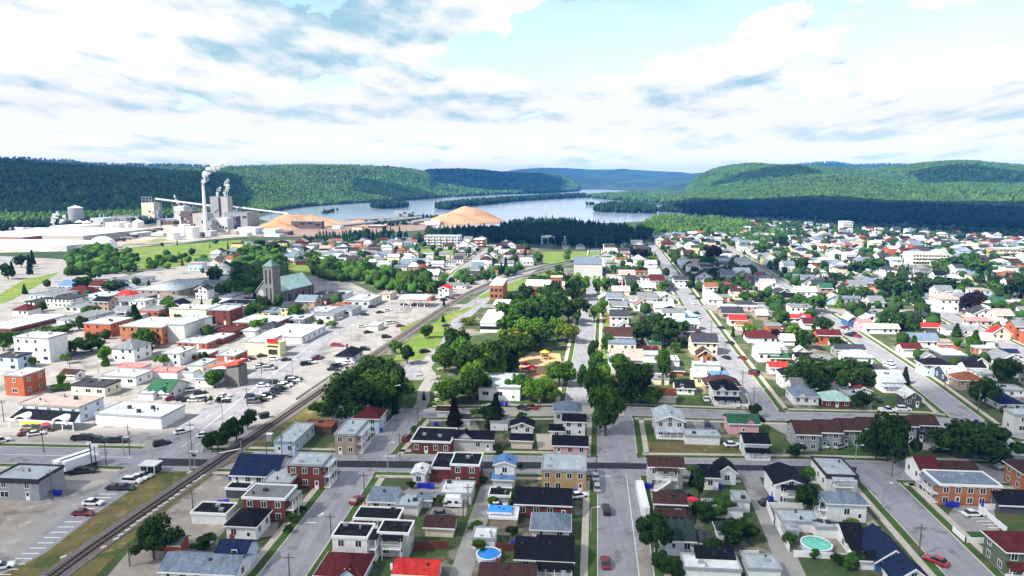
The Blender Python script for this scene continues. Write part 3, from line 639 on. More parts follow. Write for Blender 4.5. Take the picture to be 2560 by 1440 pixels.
def house(xl, xr, yb, ye, yt, typ, wall, roof, fl='', label=None, rot=ROT, name=None, cat=None, mk=None, D=None, lm=None, kw=None, nofoot=False):
    Yf = depth(yb); P1, P2 = G(xl, yb), G(xr, yb); Wd = abs(P2.x-P1.x)/math.cos(rot)
    h = max(2.2, HH-Yf*slope(ye)); s = .55; side = -1 if (xl+xr)/2 > 1480 else 1      # +1: its right wall shows
    if D is None:
        if typ in 'F': D = (HH-h)/slope(yt)-Yf
        elif typ in 'GH':
            s = .5 if typ == 'G' else .55; t = (HH-h-Yf*slope(yt))/(slope(yt)+s); D = 2*t
        elif typ == 'g': s = .75 if 's' not in fl else .35; D = (HH-(h+s*Wd/2))/slope(yt)-Yf
        D = max(3.2 if Wd < 6 else 5, min(D, 70))
    kind = name or ('house' if 'U' not in fl else 'flat_roofed_building')
    cx, cy = (P1.x+P2.x)/2, Yf
    c = Vector((cx, cy, 0))+Vector((-math.sin(rot), math.cos(rot), 0))*(D/2)
    H_ = empty(kind, (c.x, c.y, 0), rot); c = H_.location
    if not nofoot: occupy(c.x, c.y, max(Wd, D)*.5+.5 if max(Wd,D) < 20 else 0)
    if max(Wd, D) >= 20:
        n = max(1, int(Wd/8)); k_ = max(1, int(D/8))
        for i in range(n):
            for j in range(k_): q = Matrix.Rotation(rot, 2) @ Vector((-Wd/2+(i+.5)*Wd/n, -D/2+(j+.5)*D/k_)); occupy(c.x+q.x, c.y+q.y, 6)
    lod = 3 if yb > 1150 else 2 if yb > 930 else 1 if yb > 690 else 0
    wm = wallm(wall)
    MB().box(-Wd/2, Wd/2, -D/2, D/2, 0, h).obj('wall', wm, H_)
    if typ == 'F':
        b = MB(); b.box(-Wd/2-.15, Wd/2+.15, -D/2-.15, D/2+.15, h, h+.22); r = b.obj('roof', roofm(roof, True), H_)
        tm = M['trim'] if ('t' in fl or roof in ('k',)) and 'T' not in fl else (M['dtrim'] if 'T' in fl else roofm(roof, True) if roof not in ('lg', 'g', 'w') else mat('parapet_metal', (.30,.32,.34), .6, .1))
        if lod >= 1:
            p = MB(); w_ = .28; a, c_ = Wd/2+.2, D/2+.2
            ph = .45 if 'T' not in fl else .6
            p.box(-a, a, -c_, -c_+w_, h-.12 if 'T' not in fl else h-.5, h+ph); p.box(-a, a, c_-w_, c_, h-.1, h+ph); p.box(-a, -a+w_, -c_+w_, c_-w_, h-.1, h+ph); p.box(a-w_, a, -c_+w_, c_-w_, h-.1, h+ph)
            p.obj('parapet', tm, r)
            rr = random.Random(int(xl*7+yb))
            for _ in range(2 if Wd < 14 else 5):
                x, y = rr.uniform(-Wd*.35, Wd*.35), rr.uniform(-D*.35, D*.35); v = MB()
                if rr.random() < .5: v.cyl(x, y, h+.2, h+.9, .22, n=8)
                else: v.box(x-.5, x+.5, y-.4, y+.4, h+.2, h+(.8 if Wd < 14 else 1.3))
                v.obj('roof_vent', M['metal'] if rr.random() < .6 else M['dtrim'], r)
        top = h
    elif typ == 'H':
        b, top = hip_roof(Wd, D, h, s); r = b.obj('roof', roofm(roof), H_)
        if lod >= 2: f = MB(); a, c_ = Wd/2+.55, D/2+.55; f.box(-a, a, -c_, -c_+.08, h-.26, h-.04); f.box(-a, -a+.08, -c_+.08, c_, h-.26, h-.04); f.box(a-.08, a, -c_+.08, c_, h-.26, h-.04); f.obj('fascia', M['trim'], r)
    else:
        b, g, top = gable_roof(Wd, D, h, 'x' if typ == 'G' else 'y', s); r = b.obj('roof', roofm(roof), H_); [q_.obj('gable', wm, H_) for q_ in g[:1 if typ == 'g' and lod < 2 else 2]]
        if lod >= 1:
            f = MB()
            if typ == 'g':
                for sg in (-1, 1): f.hexa([(sg*(Wd/2+.5), -D/2-.52, h-s*.45-.12), (0, -D/2-.52, top-.1), (0, -D/2-.44, top-.1), (sg*(Wd/2+.5), -D/2-.44, h-s*.45-.12)][::sg], [(sg*(Wd/2+.5), -D/2-.52, h-s*.45+.22), (0, -D/2-.52, top+.25), (0, -D/2-.44, top+.25), (sg*(Wd/2+.5), -D/2-.44, h-s*.45+.22)][::sg])
            else: f.box(-Wd/2-.5, Wd/2+.5, -D/2-.53, -D/2-.46, h-.45*s-.1, h-.45*s+.2)
            f.obj('fascia', M['trim'], r)
            if 'V' in fl or lod >= 2:
                v = MB(); rr = random.Random(int(xl*3+yb)); x = rr.uniform(-Wd*.3, Wd*.3); v.box(x-.22, x+.22, -D*.18-.22, -D*.18+.22, top-s*(D*.18 if typ=='G' else abs(x))-.1, top-s*(D*.18 if typ=='G' else abs(x))+.55); v.obj('roof_vent', M['dtrim'], r)
    if lod >= 1 and 'n' not in fl and h > 2.0:
        nf = max(1, round((h-.2)/2.9)); fh = h/nf; rr = random.Random(int(xl+yb*5)); big = 'U' in fl
        nx = max(1, int(Wd/(2.6 if not big else 4.0)));  wk = 'n'
        if lod == 1: nx = min(nx, 6)
        dk = rr.randrange(nx) if nx > 1 else -1
        for f in range(nf):
            for i in range(nx):
                x = -Wd/2+(i+.5)*Wd/nx; z = f*fh+fh*.56
                if f == 0 and i == dk and lod >= 1 and 'd' not in fl:
                    dm, dg = door_mesh(); d_ = link('door', dm, H_, (x, -D/2, .1)); (link('pane', dg, d_) if lod > 1 else None); continue
                if nx > 2 and rr.random() < .18: continue
                add_window(H_, x, -D/2, z, 0, lod, 'w' if big and f == 0 else wk)
        sx = Wd/2*side; ny = max(1, int(D/(3.4 if lod >= 2 else 5)))
        if 'x' not in fl:
            for f in range(nf):
                for i in range(min(ny, 5)):
                    if rr.random() < .2: continue
                    add_window(H_, sx, -D/2+(i+.5)*D/min(ny, 5), f*fh+fh*.56, R(90)*side, lod, wk)
        if typ == 'g' and Wd > 5: add_window(H_, 0, -D/2, h+(top-h)*.3, 0, lod, 't')
    if 'C' in fl: chimney(H_, -Wd*.2, D*.1, h-.5, top+1.0)
    if 'P' in fl:      # roofed front porch
        pd = 1.9; q = MB(); z = 2.5 if h > 2.6 else h-.1
        q.hexa([(-Wd/2-.2, -D/2-pd-.2, z-.35), (Wd/2+.2, -D/2-pd-.2, z-.35), (Wd/2+.2, -D/2-.02, z+.25), (-Wd/2-.2, -D/2-.02, z+.25)], [(-Wd/2-.2, -D/2-pd-.2, z-.2), (Wd/2+.2, -D/2-pd-.2, z-.2), (Wd/2+.2, -D/2-.02, z+.42), (-Wd/2-.2, -D/2-.02, z+.42)]); q.obj('porch_roof', roofm(roof if typ != 'F' else 'g'), H_)
        q = MB(); q.box(-Wd/2, Wd/2, -D/2-pd, -D/2-.02, .02, .45)
        for i in range(5): x = -Wd/2+.1+(Wd-.2)*i/4; q.box(x-.07, x+.07, -D/2-pd, -D/2-pd+.14, .45, z-.3)
        q.box(-Wd/2, Wd/2, -D/2-pd, -D/2-pd+.06, 1.2, 1.28); q.obj('porch', M['trim'], H_)
    if 'B' in fl and h > 4: balcony(H_, -Wd*.32, Wd*.32, -D/2-1.7, -D/2-.02, h*.52, roof=h*.96, roofm_=roofm(roof))
    if 'R' in fl and h > 4:      # galleries down the visible side wall
        y0, y1 = -D*.45, D*.3; b = MB()
        for z in (.4, h*.53):
            b.box(side*Wd/2+(.02 if side > 0 else -1.7), side*Wd/2+(1.7 if side > 0 else -.02), y0, y1, z-.15, z)
            xo = side*(Wd/2+1.66)
            b.box(xo-.04, xo+.04, y0, y1, z+.85, z+.93)
            n = int((y1-y0)/.6)
            for k in range(n+1): y = y0+(y1-y0-.05)*k/n; b.box(xo-.03, xo+.03, y, y+.05, z, z+.85)
        for k in range(4): y = y0+(y1-y0-.14)*k/3; b.box(side*(Wd/2+1.6)-.07, side*(Wd/2+1.6)+.07, y, y+.14, 0, h*.95)
        b.obj('balcony', M['trim'], H_)
        a, c_ = sorted((side*(Wd/2+.02), side*(Wd/2+1.9))); MB().box(a, c_, y0-.1, y1+.1, h*.95, h*.95+.15).obj('balcony_roof', roofm(roof, typ == 'F'), H_)
    if 'S' in fl and h > 4: stairs(H_, Wd*.1, -D/2-2.2, h*.52, -Wd*.48, 0, m=M['trim'])
    if 'D' in fl and typ in 'GH':      # a cross gable towards the street
        w2 = Wd*.42; bb, gg, tp = gable_roof(w2, D*.5, h-.02, 'y', .8, ov=.3); x = -Wd*.2 if 'l' in fl else Wd*.2
        bb.obj('dormer_roof', roofm(roof), H_, loc=(x, -D*.28, 0)); gg[0].obj('dormer', wm, H_, loc=(x, -D*.28-.06, 0))
        if lod: add_window(H_, x, -D/2-.04, h+.5, 0, lod, 't')
    sz = 'big ' if Wd*D > 260 else 'small ' if Wd < 6.2 and h < 3.4 else 'tall ' if h > 7.2 else ''
    if not sz and h > 4.7: sz = 'two storey '
    kd = kw or {'house': 'house', 'flat_roofed_building': 'building'}.get(kind, kind.replace('_', ' '))
    base = f"{sz}{WALL[wall][1]} {kd} with {ROOF[roof][1]} {RW[typ]} roof".strip()
    H_['category'] = cat or ('house' if kind == 'house' else 'shed' if kind == 'shed' else 'garage' if kind == 'garage' else 'building')
    pr = project((c.x, c.y, h))
    if label: H_['label'] = label
    else: REG.append((H_, base, pr[0], pr[1]))
    if mk: mark(mk, pr[0], pr[1])
    H_['_y'] = yb; NB[0] += 1
    return H_, Wd, D, h
WALL['or2'] = ((.5,.2,.07), 'orange'); ROOF['lb'] = ((.30,.50,.62), 'pale blue'); ROOF['lb2'] = ROOF['lb']; ROOF['ob'] = ROOF['or']; ROOF['co'] = ((.36,.34,.31), 'concrete grey')
DATA = """
-20 104 1250 1202 1166 F g lg TUx|grey metal sided workshop with pale flat roof at the left edge|the grey metal workshop|warehouse
410 452 1385 1373 1350 G r g n|small red shed with a green grey roof behind the big dark tree|the red shed|shed
400 590 1462 1430 1386 G w bg V|long white house with mottled grey shingle roof at the bottom left|the mottled grey roof|
478 568 1311 1286 1262 F w k n|long white garage with black flat roof beside the gravel lane|the long white garage|garage
578 690 1213 1188 1137 G w nb |white building with a very large navy blue gable roof beside the rails|the big navy roof|
720 808 1222 1164 1135 F b lg R|two storey dark red brick building with pale flat roof on the crossing corner|the corner brick block|
657 727 1240 1209 1172 F b lg n||
608 716 1305 1248 1215 F b g Rt|dark red brick duplex with white side stairs and stained grey flat roof||
566 642 1352 1313 1272 H w k R|white two storey house with a black hip roof left of the sloping street||
540 612 1432 1390 1352 G lb nb DC|pale blue Victorian house with navy roof and white gable dormer|the pale blue Victorian house|
565 620 1246 1224 1209 F dg k n||
924 990 1275 1259 1218 G w bg |||
990 1045 1290 1276 1238 F w lg n|||garage
884 995 1324 1302 1272 F b k t|low red brown brick house with a black flat roof edged in white|the white edged black roof|
832 920 1405 1345 1312 F w k R|tall white block house with black flat roof and side stairs||
946 1022 1392 1335 1310 F lg k tB|light grey apartment house with upper gallery and long stairs||
790 905 1466 1438 1385 H lb mr D|pale blue house with a dark maroon roof at the bottom edge|the dark maroon roof|
985 1092 1462 1440 1411 G w rd |white house with a bright red metal roof at the bottom edge|the bright red roof|
1063 1133 1342 1317 1290 G c br nV|cream double garage with a brown gable roof beside the alley||garage
1045 1078 1270 1256 1240 G lg bg n|||shed
1098 1178 1261 1236 1205 F lg w nU|grey garage block with a broad white flat roof beside the alley|the broad white garage roof|garage
1032 1062 1216 1182 1158 g w w s|||
1078 1127 1196 1172 1135 F b k n|||
1127 1198 1215 1164 1135 F b k t|dark red brick building with black flat roof and white side parapet||
1237 1286 1218 1162 1135 g w bl s|narrow white house with a bright blue gable roof|the narrow blue roofed house|
1233 1280 1222 1197 1182 G w bl n|||
1354 1464 1228 1178 1138 F y lg |yellow brick apartment house with a pale flat roof on the centre street corner|the yellow brick house|
1222 1275 1264 1247 1222 F g k tn|||garage
1290 1425 1296 1260 1220 G b k |long dark red brick house with a black gable roof|the long black roof|
1224 1292 1322 1297 1270 F t w tn|tan garage with white edged roof holding a blue cover||garage
1330 1422 1350 1323 1283 H w bg RV|white house with a grey blue hip roof and two small white dormers||
1290 1340 1430 1396 1345 G g k |||
1343 1430 1435 1400 1342 G dg k P|||
1200 1335 1478 1450 1413 G g br C|||
1180 1237 1374 1358 1322 F w w n|white garage with a white metal roof beside the blue pool||garage
1622 1705 1222 1166 1143 G lg br BS|beige duplex with a brown roof and a white double staircase porch|the brown roofed duplex|
1637 1712 1305 1258 1232 G br br P|||
1667 1734 1382 1350 1300 G w dn |||
1735 1775 1380 1362 1327 G w dg |||
1755 1795 1225 1192 1162 G w k |||
1796 1838 1212 1180 1143 g w k |white house with a steep black front gable on the right side of the crossing|the steep black gable|
1760 1812 1294 1268 1258 F w w n|||shed
1838 1873 1281 1254 1230 F w lg n|||garage
1814 1856 1297 1280 1264 F w lg n|||shed
1938 2012 1262 1212 1158 g w k sB|white house with broad black roof and white porches beside the alley||
2065 2140 1232 1192 1147 F w lg TB|white flat roofed duplex with a black band under its pale roof||
2068 2162 1305 1258 1230 H w bg R|tall white house with a stained blue grey hip roof||
1955 2045 1331 1318 1298 F w lg n|||garage
1966 1995 1353 1338 1326 F lg lg n|||shed
2040 2095 1346 1322 1304 F w lg n|||
2118 2160 1382 1366 1308 G w k P|||
2190 2275 1432 1405 1312 g bl nb |bright blue house with white trimmed windows and a black gable roof|the bright blue house|
2150 2190 1425 1412 1385 G w k n|||
2238 2325 1480 1455 1417 g w nb |||
2300 2345 1215 1175 1140 G w mr |||
2345 2440 1202 1178 1153 G w br |||
2350 2495 1265 1216 1180 F ob bg tR|orange brick apartment building with a blue grey flat roof|the orange brick apartments|
2557 2660 1235 1185 1150 H ob br |orange brick building with a brown roof cut by the right edge||
2500 2590 1285 1268 1225 G dg k n|||
2515 2620 1442 1380 1330 H gn mr P|green house with a maroon tiled roof at the bottom right corner|the maroon corner roof|
1745 1832 1428 1410 1380 G bl k |||
1712 1850 1452 1438 1425 F w w n|||garage
1870 1950 1452 1432 1400 F w lg n|||garage
1795 1850 1350 1335 1315 H w dn |||
1028 1127 1135 1106 1072 F b k t|low dark red brick house with a charcoal flat roof at the street corner|the charcoal flat roof|
1133 1232 1127 1097 1077 G lg k Dl|pale grey house with twin white porches and a big front gable||
1278 1332 1084 1067 1045 g w k s|||
1278 1330 1122 1100 1085 G c k n|||garage
1408 1462 1092 1053 1038 G w k |||
1375 1408 1094 1078 1062 G w k |||
1385 1452 1060 1027 1003 H w bg |||
1383 1467 1138 1113 1090 G pk k |pink house with a charcoal roof at the cross street|the pink house|
1197 1300 1002 970 935 F w lg U|white two storey club building with a white flat roof beside the park|the white club building|hall
1092 1130 1043 1030 1018 G w br n|||
1153 1174 1064 1052 1038 G w dg n|||shed
885 948 1083 1045 1016 H lb mr |||
838 890 1137 1088 1052 F t lg R|tan brick two storey building with a pale flat roof at the crossing|the tan brick building|
686 738 1135 1107 1060 F lb lg |long pale blue building with a white flat roof beside the rail bank|the long pale blue building|
760 830 1085 1075 1055 F br or n|||
1640 1708 1093 1052 1013 g lg lg sP|light grey apartment house with a broad pale gable roof on the street corner|the broad pale gable|
1714 1798 1112 1092 1085 F w lg n|long white carport wall with pale roof above the empty lawn||garage
1822 1895 1087 1058 1036 G pk gn D|pinkish brick house with a bright green roof|the green roofed house|
1862 1920 1145 1108 1083 G w k P|white house with black roof and glazed white porch at the cross street|the glazed white porch|
1990 2045 1127 1085 1052 G g br |||townhouse
2047 2100 1122 1080 1050 G g br |||townhouse
2103 2152 1116 1075 1047 G g br |||townhouse
2155 2200 1112 1070 1044 G g br |||townhouse
2240 2288 1108 1064 1040 G g br |||townhouse
2290 2340 1106 1062 1038 G dg br |||townhouse
2345 2378 1100 1072 1058 F dg lg n|||garage
1785 1845 1012 975 948 H w k DlP|white Victorian house with black roof and corner tower|the white Victorian house|
1690 1735 987 970 950 G w k Dl|||garage
1732 1764 967 940 923 G yl w |||
1764 1820 962 948 928 G yl bl |pale yellow house with a blue roof|the pale yellow house|
1735 1800 927 921 905 F w w n|||
1672 1708 940 934 927 G ob dg n|||
1667 1698 916 907 890 F w w n|||shed
1745 1780 906 888 866 g ob br |||
1522 1560 916 898 877 F lb lg n|||
1562 1645 906 888 879 F w w n|||
1608 1645 886 878 868 F w mr n|||
1630 1672 962 950 942 F c g n|||
1525 1552 990 962 948 H r or |||
1895 1947 906 880 858 G w lg |||
1928 1970 908 900 882 G r gn |||
1925 1965 936 918 905 G w rd |||
1955 2000 971 937 917 H w k |||
1985 2045 1013 990 962 H w bg Dl|||
1990 2017 891 880 870 g w w |||
1990 2032 906 898 884 G w k |||
2060 2125 1019 1000 977 H b cu |||
2077 2120 975 973 962 G w pk n|||
2140 2176 991 982 967 g w mr s|||garage
2203 2257 979 953 926 G w lg P|||
2262 2302 1019 994 966 g dg w |charcoal house with white gable roof on the street corner|the charcoal and white house|
2113 2180 914 892 875 H w lg |||
2090 2160 892 874 861 G g dg |||
2160 2225 942 928 912 H w dg |||
2257 2302 894 872 858 G w mr |||
2310 2338 908 897 880 g w g |||
2310 2375 941 912 895 H lb k |||
2357 2415 906 889 872 F dg w |||
2365 2415 957 937 915 G nv w P|||
2395 2457 972 950 930 H t or |tan brick house with an orange brown hip roof|the orange brown hip roof|
2430 2470 923 912 896 g w k |||
2452 2492 952 938 925 F w lg |||
2440 2480 886 872 865 F ob w |||
2495 2545 896 886 876 G w nb |||
2500 2556 1026 1010 980 H w nb |||
2497 2560 992 978 963 F w lg |||
2535 2620 1083 1040 1025 F lg lg U|pale grey two storey building cut by the right edge below the crossing||
1540 1578 862 840 822 G r lg |red brick house with a pale roof and white gable|the red house by the trees|
1545 1575 838 818 803 g w g |||
1520 1558 806 785 772 F ob w |||
1585 1622 778 763 751 g w or |||
1533 1560 754 738 726 H r or |||
1526 1556 716 700 690 F pk lg |||
1566 1590 722 706 690 G lg dg |||
1612 1640 862 850 843 F t w n|||
1660 1686 726 712 700 H g dg |||
1640 1668 750 738 730 F w w |||
1600 1630 728 718 709 G c w |||
1685 1720 720 700 690 G w dg |||
1765 1795 752 742 726 H r or |||
1778 1826 754 743 737 F r g |||
1770 1806 762 748 722 H w w |||
1800 1846 782 769 762 H ob w |||
1845 1890 770 762 752 H lg dg |||
1825 1865 815 800 788 G w rd |||
1842 1878 826 812 803 G c or |||
1870 1940 858 843 826 H w mr |||
1700 1755 845 833 818 H g br |||
1690 1740 800 790 778 H lb lb2 |||
1692 1745 826 808 796 G w tq |||
1722 1775 868 842 832 H dg k |||
1960 2025 806 795 786 G w rd D|||
2045 2100 862 838 824 G r mr |||
1915 1968 895 876 856 F w lg |||
1850 1895 778 772 764 F pk w |||
1990 2040 745 728 716 G w w |||
2010 2045 725 708 695 g w dg |||
2120 2145 818 800 782 g bl w |||
2150 2180 830 812 798 G pk pk |||
2165 2245 835 820 810 G w w |||
2260 2330 800 790 778 H lb dg |||
2305 2350 832 818 808 G br rd |||
2318 2352 815 806 798 G w k |||
2480 2525 850 834 815 g c rd |||
2420 2480 815 802 793 H lg pk |||
2240 2275 740 718 706 G w cu |||
2305 2340 760 745 733 H w g |||
2350 2395 780 748 728 H w bt |||
2530 2590 775 758 751 F r w |||
2125 2165 735 715 700 G r g |||
2180 2205 745 730 720 G pk pk |||
2455 2490 760 748 738 H g g |||
2520 2560 700 692 672 H or2 or |||
-60 60 906 840 790 F w w n||x|
"""
def parse(data, **k):
    for ln in data.strip().split('\n'):
        if ln.endswith('||x|'): continue
        q = (ln.split('|')+['', '', ''])[:4]; a = q[0].split()
        fl = a[8] if len(a) > 8 else ''
        nm = q[3].strip() or None
        if 'rot' in k and float(a[2]) < 815 and a[7] == 'w' and not q[1]: a[7] = ('g', 'lg', 'bg', 'dg', 'w')[int(float(a[0])) % 5]
        if len(nm or '') and nm in ('townhouse',): kk = dict(name='townhouse', cat='townhouse')
        else: kk = dict(name=nm)
        kk.update(k)
        house(*map(float, a[:5]), *a[5:8], fl, q[1] or None, mk=q[2] or None, **kk)
parse(DATA)
ROT2 = -R(9.5)           # downtown left of the rails turns with the rails
DOWN = """
34 132 905 845 832 F w w Ux|white three storey office block with a windowless grey side|the white office block|
-10 50 926 893 882 F lb dg U|||
150 215 812 797 778 F w w U|||
-60 35 832 822 787 F b w U|long brick store with arched dark brick side wall at the left edge|the arched brick store|
208 282 842 810 794 F r w U|||
297 412 862 818 795 F ob w U|large orange brick institution with two rows of windows and white flat roof|the orange brick institution|
414 466 860 812 795 F lg w n|||
275 330 752 742 726 H w rd |building with a broad bright red hip roof|the red hip roof|
225 330 764 752 735 F dg w U|||
325 450 745 727 700 F t lg U|sprawling tan shopping building with a long bluish white roof|the long shopping roof|
450 560 722 712 692 F lb lg Un|||
143 182 723 716 700 G lb bl |||
152 222 742 733 714 H lg mr |||
222 262 735 715 702 G w mr |||
275 345 712 700 690 F w w |||
70 150 752 738 722 F lb w |||
60 108 765 756 744 F w dg |||
112 180 768 748 738 F w dg |||
30 72 790 775 760 H w mr |||
180 255 760 746 730 F lb lg |||
345 400 794 776 765 F r w U|||
285 352 800 794 781 F lg lg n|||
420 520 793 773 763 F c w Un|beige walled warehouse with a dark edged white roof|the beige warehouse|
521 578 812 776 765 F b w U|||
547 583 760 743 730 F w w n|||
535 618 784 763 750 F lg k U|||
610 652 765 742 730 F b lg U|||
652 702 795 782 770 F yl w U|||
435 505 830 800 790 F w lg U|||
580 690 824 808 790 F b w U|||
525 588 846 830 815 F b mr |||
440 520 872 858 838 F r w |||
612 668 888 856 838 F c w Un|cream corner store with white flat roof facing the parking|the cream corner store|
640 757 858 842 812 F w w U|||
780 835 803 788 773 F lg w U|||
755 820 762 748 730 F b dg |||
860 925 768 752 737 F lg lg U|||
945 976 750 736 728 F c bt |||
700 760 812 800 788 F g lg U|||
1022 1078 752 744 737 F r g Un|small store with a bright orange red front behind the fuel canopy||
1096 1122 744 722 711 g w rd s|white hall with a red trimmed gable beside the tracks|the red trimmed hall|
1110 1165 722 716 708 F w w |||
915 945 827 815 806 F c w n|small beige kiosk alone in the open parking|the beige parking kiosk|
838 882 907 890 862 H w k C|white railway station with a broad charcoal hip roof|the old railway station|
525 570 950 925 903 F w w U|||
487 535 966 945 925 H w bg |||
362 425 996 982 948 G w gn D|white restaurant with a bright green metal roof|the green metal roof|
175 268 990 966 950 F c dg U|||
250 345 962 942 925 F w w U|||
40 210 1052 1015 990 F lb bt U|long pale building with beige flat roof above a black awning|the black awning building|
232 412 1068 1040 1010 F w lg Un|white windowless store with a brick right end and grey flat roof|the windowless white store|
12 66 990 940 922 F r w U|red brick two storey corner building with a dark brick side|the red corner building|
290 360 932 924 912 F w pk n|||
372 445 946 930 920 F w pk n|||
405 452 914 885 868 F w w |||
470 508 938 915 898 F c lg |||
345 385 1000 990 975 F w w n|||
140 175 812 800 785 F lb lg |||
470 520 902 888 876 F r w U|||
540 590 905 890 876 F r lg |||
440 485 945 932 920 F w lg n|||
590 640 842 828 818 F lg w U|||
700 760 812 799 786 F g lg U|||
765 822 795 780 768 F w lg U|||
835 880 790 776 764 F lg w U|||
455 505 815 800 792 F w w |||
355 405 830 818 806 F w lg n|||
160 215 780 768 756 F lg w U|||
385 440 762 750 741 F w w |||
240 300 806 796 784 F c w U|||
890 930 765 752 744 F br lg |||
820 860 748 738 728 F w lg |||
150 190 950 938 928 G w br |||
640 690 780 768 756 F w lg |||
505 560 860 846 834 F b w |||
"""
parse(DOWN, rot=ROT2)
# ================================================================= special buildings
def side_at(px, py): return G(px, py)
# --- stone church
Pc = G(666, 774); CH = empty('church', (Pc.x, Pc.y, 0), ROT2-R(12)); sc = 1/ppm(774); stn = wallm('st')
cw, cdp, chh = 13, 33, 10.5
MB().box(-cw/2, cw/2, 0, cdp, 0, chh).obj('wall', stn, CH)
rf = MB(); s_ = 1.05; tp = chh+cw/2*s_
for sg in (-1, 1):
    lo = [(sg*(cw/2+.5), cdp+.5, chh-.5), (sg*(cw/2+.5), -.5, chh-.5), (0, -.5, tp), (0, cdp+.5, tp)]; hi = [(a, b_, c+.3) for a, b_, c in lo]
    rf.hexa(lo if sg < 0 else lo[::-1], hi if sg < 0 else hi[::-1])
rf.obj('roof', roofm('cu'), CH)
g_ = MB(); g_.poly([(-cw/2, 0, chh), (cw/2, 0, chh), (0, 0, tp)]); g_.poly([(cw/2, cdp, chh), (-cw/2, cdp, chh), (0, cdp, tp)]); g_.obj('gable', stn, CH)
t_ = MB(); t_.cyl(0, -.15, 0, 0, 0, n=3) if 0 else None
rw = MB(); 
for k in range(16): a = 6.283*k/16; b_ = 6.283*(k+1)/16; rw.poly([(-3, -.1, 9.5), (-3+2*math.cos(a), -.1, 9.5+2*math.sin(a)), (-3+2*math.cos(b_), -.1, 9.5+2*math.sin(b_))][::-1])
rw.obj('rose_window', mat('stone_tracery', (.32,.34,.36), .8, .2, 2), CH)
for k in range(6):
    for sd in (-1, 1):
        MB().box(sd*cw/2-.6, sd*cw/2+.6, 3+k*6.3-.5, 3+k*6.3+.5, 0, 10.5).obj('buttress', stn, CH)
        if k < 5: MB().box(sd*cw/2-.1, sd*cw/2+.1, 5.3+k*6.3, 7.2+k*6.3, 3.5, 10.5).obj('window', M['glass'], CH)
tw = MB(); tw.box(.7, 7.2, -1.8, 4.7, 0, 25); tt = tw.obj('bell_tower', stn, CH)
for k in (-1, 1):
    MB().box(3.95+k*1.4-.6, 3.95+k*1.4+.6, -1.92, -1.7, 15.5, 23.5).obj('louvre', M['glass'], tt)
    MB().box(3.95+k*1.4-.45, 3.95+k*1.4+.45, -1.92, -1.7, 6, 13).obj('louvre', M['glass'], tt)
sp_ = MB(); sp_.box(.3, 7.6, -2.2, 5.1, 25, 25.6); sp_.hexa([(.5,-2,25.6),(7.4,-2,25.6),(7.4,4.9,25.6),(.5,4.9,25.6)], [(3.7,1.2,29),(4.2,1.2,29),(4.2,1.7,29),(3.7,1.7,29)]); sp_.obj('tower_roof', mat('dark_copper', (.10,.16,.15), .7, .2, 1), tt)
MB().box(3.9,4.0,1.4,1.5,29,32).box(3.4,4.5,1.4,1.5,30.7,30.9).obj('cross', M['metal'], tt)
MB().box(-5.5, -1, -3, 0, 0, 4.5).obj('porch', stn, CH)
tag(CH, 'grey stone church with pale green roof and one square bell tower', 'church'); mark('the stone church', 690, 715); occupy(Pc.x+4, Pc.y+8, 12); occupy(Pc.x+9, Pc.y+26, 12)
# --- school with bell tower
def block(name, xl, xr, yb, h, D, wm, rm, parent=None, rot=ROT):
    P1, P2 = G(xl, yb), G(xr, yb); Wd = (P2.x-P1.x)/math.cos(rot); e = empty(name, ((P1.x+P2.x)/2, P1.y+D/2, 0), rot)
    MB().box(-Wd/2, Wd/2, -D/2, D/2, 0, h).obj('wall', wm, e); r = MB().box(-Wd/2-.2, Wd/2+.2, -D/2-.2, D/2+.2, h, h+.5).obj('roof', rm, e)
    for i in range(max(1, int(Wd/8))):
        for j in range(max(1, int(D/8))): occupy(e.location.x-Wd/2+4+8*i, e.location.y-D/2+4+8*j, 6)
    return e, Wd
def winrow(e, Wd, y, zs, n, w=.8, h=.9, side=None, D=0):
    g = MB().box(-w, w, -.04, .03, -h, h).mesh('window', M['glass'])
    for z in zs:
        for i in range(n): link('window', g, e, (-Wd/2+(i+.5)*Wd/n, y, z), 0)
SC, w_ = block('school', 1316, 1392, 752, 9, 26, wallm('ob'), roofm('w', True)); winrow(SC, w_, -13.02, (2.6, 6.2), 9)
P_ = G(1398, 757); x_ = P_.x-SC.location.x; y_ = P_.y-SC.location.y
t = MB(); t.box(x_-3.4, x_+3.4, y_, y_+6, 0, 15.5); t = t.obj('bell_tower', wallm('ob'), SC)
for k in (-1, 0, 1): MB().box(x_+k*1.9-.55, x_+k*1.9+.55, y_-.08, y_+.2, 6.5, 14).obj('tower_window', M['glass'], t)
MB().box(x_-3.7, x_+3.7, y_-.3, y_+6.3, 15.5, 16.2).obj('cornice', M['conc'], t)
tag(SC, 'orange brick school with white flat roofs and square bell tower', 'school'); mark('the school bell tower', 1397, 715)
e, w_ = block('school_wing', 1395, 1440, 748, 8, 22, wallm('w'), roofm('w', True)); tag(e, 'white roofed school hall right behind the bell tower', 'building')
e, w_ = block('school_wing', 1230, 1262, 750, 9, 30, wallm('ob'), roofm('w', True)); winrow(e, w_, -15.02, (2.6, 6.2), 3); tag(e, 'orange brick wing at the left end of the school', 'building')
e, w_ = block('community_hall', 1236, 1274, 795, 7, 16, wallm('t'), roofm('w', True)); tag(e, 'windowless tan block with white roof beside the park trees', 'building')
e, w_ = block('community_hall', 1208, 1300, 832, 4.5, 34, wallm('w'), roofm('w', True)); winrow(e, w_, -17.02, (2.4,), 8, 1.3, .8); tag(e, 'long low white building with dark glazing beside the park', 'building'); mark('the long low white hall', 1250, 815)
